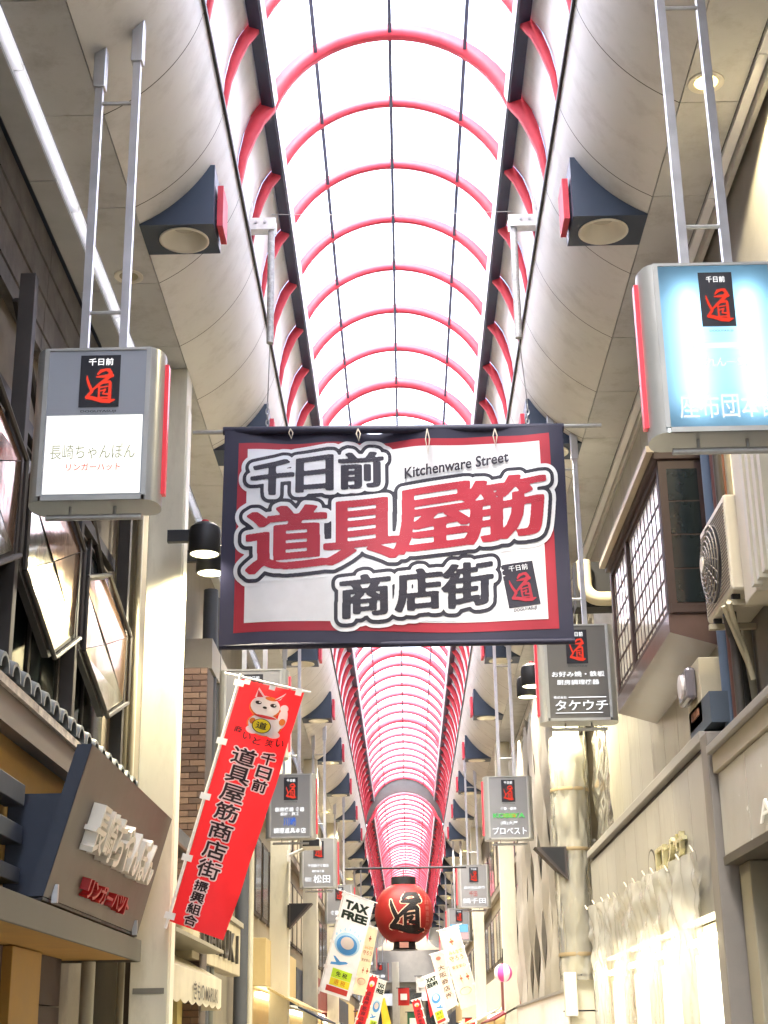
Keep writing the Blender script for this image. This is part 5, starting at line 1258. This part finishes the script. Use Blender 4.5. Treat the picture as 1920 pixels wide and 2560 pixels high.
# ================================================================== shops farther along both sides
WALLC = ['9a9078', '857c66', 'b0a68a', '70685a', 'a89a7c', '8d8472']
SGN = [('d8d2c0', '3a2f28'), ('7d2a28', 'e8dcc8'), ('2f3a4a', 'd8d4c4'), ('c9b27a', '3a2a1c'), ('e0dccf', '8a2a28')]
ordn = ['first', 'second', 'third', 'fourth', 'fifth', 'sixth', 'seventh', 'eighth', 'ninth', 'tenth']
def far_shop(s, y0, y1, i, lab):
    rnd = random.Random(i * 13 + (5 if s > 0 else 0)); x = s * 2.72; H = 12
    t = thing('arcade_shop', lab, 'building', (s * 4, (y0 + y1) / 2, 0), f'shops along the {"right" if s > 0 else "left"} side of the arcade')
    MB().box(x, s * 8, y0, y1 - .02, .01, H).build('wall', M(f'shop_wall_{i % 6}', WALLC[i % 6], .65, var=.15, streak=.2), t)
    bg_, fg = SGN[rnd.randrange(5)]
    zf = Z(.75 + .3 * rnd.random()); hf = .8
    MB().box(x - s * .28, x, y0 + .1, y1 - .15, zf, zf + hf).build('sign_board', M('far_board_' + bg_, bg_, .5, var=.1), t, bevel=.01)
    L = y1 - y0 - .4
    def fb(off, s=s):
        if s < 0: return lambda a, b2: Vector((x - s * (.28 + off), y0 + .2 + L * a, zf + .1 + .6 * b2))
        return lambda a, b2: Vector((x - s * (.28 + off), y1 - .2 - L * a, zf + .1 + .6 * b2))
    nW = max(2, int((y1 - y0) / 1.4))
    for f_ in range(2):
        for k in range(nW):
            a = y0 + .3 + (y1 - y0 - .4) * k / nW; b3 = a + (y1 - y0 - .4) / nW - .3
            w_ = MB().box(x - s * .05, x - s * .001, a, b3, Z(2.2 + 2.05 * f_), Z(3.6 + 2.05 * f_)).build('window', M('far_frame', '4f463c', .6), t)
            MB().box(x - s * .06, x - s * .0505, a + .06, b3 - .06, Z(2.26 + 2.05 * f_), Z(3.54 + 2.05 * f_)).build('pane', GLASSD if rnd.random() < .6 else M('far_blind', 'b0a890', .5), w_)
    MB().box(x - s * .12, x - s * .001, y0, y1 - .02, Z(4.0), Z(4.14)).build('string_course', M('far_course', '8a8272', .6), t)
    # open lit shop front under the board
    MB().box(x - s * .04, x - s * .001, y0 + .3, y1 - .3, .02, zf - .05).build('shop_front', M('far_front', 'c0a878', .6), t)
    MB().box(x - s * .16, x - s * .06, y0 + .5, y1 - .5, zf - .16, zf - .08).build('tube_lamp', mat_glow('far_tube', 'ffefc8', 9), t)
    if rnd.random() < .7:
        MB().prism([(x - s * .3, zf - .02), (x - s * .85, zf - .30), (x - s * .85, zf - .34), (x - s * .3, zf - .06)], y0 + .2, y1 - .25).build('awning', mat_cloth('far_awning_' + bg_, bg_, .2), t)
yl = 26.65
for i, L in enumerate((7.5, 6.5, 8, 7, 8.5, 7, 9, 8, 9, 9)):
    far_shop(-1, yl, yl + L, i, f'shop on the left behind the hanging signs, {ordn[i]} beyond the brick shop'); yl += L
yr = 34.0
for i, L in enumerate((7, 8, 7.5, 8, 7, 9, 8, 9, 9)):
    far_shop(1, yr, yr + L, i + 1, f'shop on the right beyond the scaffold sheets, {ordn[i]} one'); yr += L
bk = thing('sheeted_building', 'dark building behind the scaffold sheets on the right', 'building', (4, 27, 0))
MB().box(2.75, 8, 20.12, 33.98, .01, 12).build('wall', M('dim_wall', '6a6356', .8, var=.2), bk)
# dark narrow door strip just past the scaffold
MB().box(2.50, 2.74, 34.6, 35.6, .02, Z(3.0)).build('dark_door', DARKI, bk)
# end of the arcade: a cream block closing the view, its pillar, boards and noren
en = thing('end_building', 'pale building closing the far end of the arcade', 'building', (0, Y2 + 10, 0))
MB().box(-9, 9, Y2 + .6, Y2 + 16, .01, 14).build('wall', M('pale_end_wall', '8c826e', .6, var=.15), en)
MB().box(-3.4, 3.4, Y2 + .1, Y2 + .59, Z(4.2), Z(6.4)).build('fascia', M('pale_end_fascia', '7f7a70', .5), en)
for k in range(4):
    a = -2.2 + 1.15 * k; f_ = MB().box(a, a + .95, Y2 + .5, Y2 + .595, Z(.9), Z(3.7)).build('window', M('far_frame', '4f463c'), en); MB().box(a + .08, a + .87, Y2 + .48, Y2 + .499, Z(1.0), Z(3.6)).build('pane', GLASSD, f_)
MB().box(-.9, 1.6, Y2 + .02, Y2 + .48, .02, Z(.9)).build('dark_shop_front', DARKI, en)
for k in range(3): MB().grid(lambda a, b2, k=k: (-.5 + .55 * k + .3 * a, Y2 - .05 + .03 * math.sin(9 * a), Z(-.3) + 1.1 * b2), 6, 2).build('noren', mat_cloth('noren_white', 'd8d4c8', .3), en)
MB().box(-2.4, -1.0, Y2 - .6, Y2 + .05, Z(2.6), Z(3.4)).build('lit_fascia', M('white_lit_fascia', 'c8c8c4', .5, emit=.1), en)
MB().box(1.0, 2.3, Y2 - .8, Y2 + .05, Z(2.9), Z(3.9)).build('lit_fascia', M('white_lit_fascia', 'c8c8c4', .5, emit=.1), en)
MB().box(-.7, .9, Y2 - .3, Y2 + .05, Z(1.3), Z(2.7)).build('beige_panel', M('beige_end_panel', 'a3926c', .6), en)
pillar(-1.0, -.55, 100.0, .4, 'farthest cream pillar near the middle of the street below the lantern', Z(5.0))

for i, (x, y) in enumerate(((-1.9, 60.0), (1.8, 64.0), (-1.85, 72.0), (1.8, 78.0), (-1.5, 86.0))):
    sd = 'left' if x < 0 else 'right'
    hang_sign(x, y, f'tiny far hanging sign on the {sd} behind the flags, {["first", "first", "second", "second", "third"][i]} past the lantern', lines([('食器', (.1, .2, .9, .36), W_LIT, .03)]), GREYF, detail=False)
for i, (px, py, Y, c, nm) in enumerate(((995, 2470, 84, 'c8342c', 'red'), (1040, 2440, 88, 'd8d2c4', 'white'), (1018, 2530, 80, '3c6a4a', 'green'), (890, 2528, 62, 'e0b23c', 'amber'), (1162, 2545, 60, 'c8342c', 'crimson'))):
    c0 = P(px, py, Y=Y); t = thing('shop_pennant', f'small {nm} cloth sign hanging far down the street', 'cloth sign', c0)
    MB().grid(lambda a, b2: (c0.x + .6 * a, Y + .04 * math.sin(6 * a), c0.z + .9 * b2 - .9), 6, 4).build('cloth', mat_cloth('pennant_' + nm, c, .3), t, True)
    MB().tube([(c0.x - .1, Y, c0.z), (c0.x + .7, Y, c0.z)], .02, 6).build('rod', BLACK, t)
    MB().box(c0.x + .12, c0.x + .48, Y - .06, Y - .05, c0.z - .62, c0.z - .3).build('mark', M('pennant_mark', 'e6e0d0' if nm != 'white' else '9a3a34', .6), t)
# ------------------------------------------------------------------ tidy
for o in bpy.data.objects:
    if '_w' in o: del o['_w']
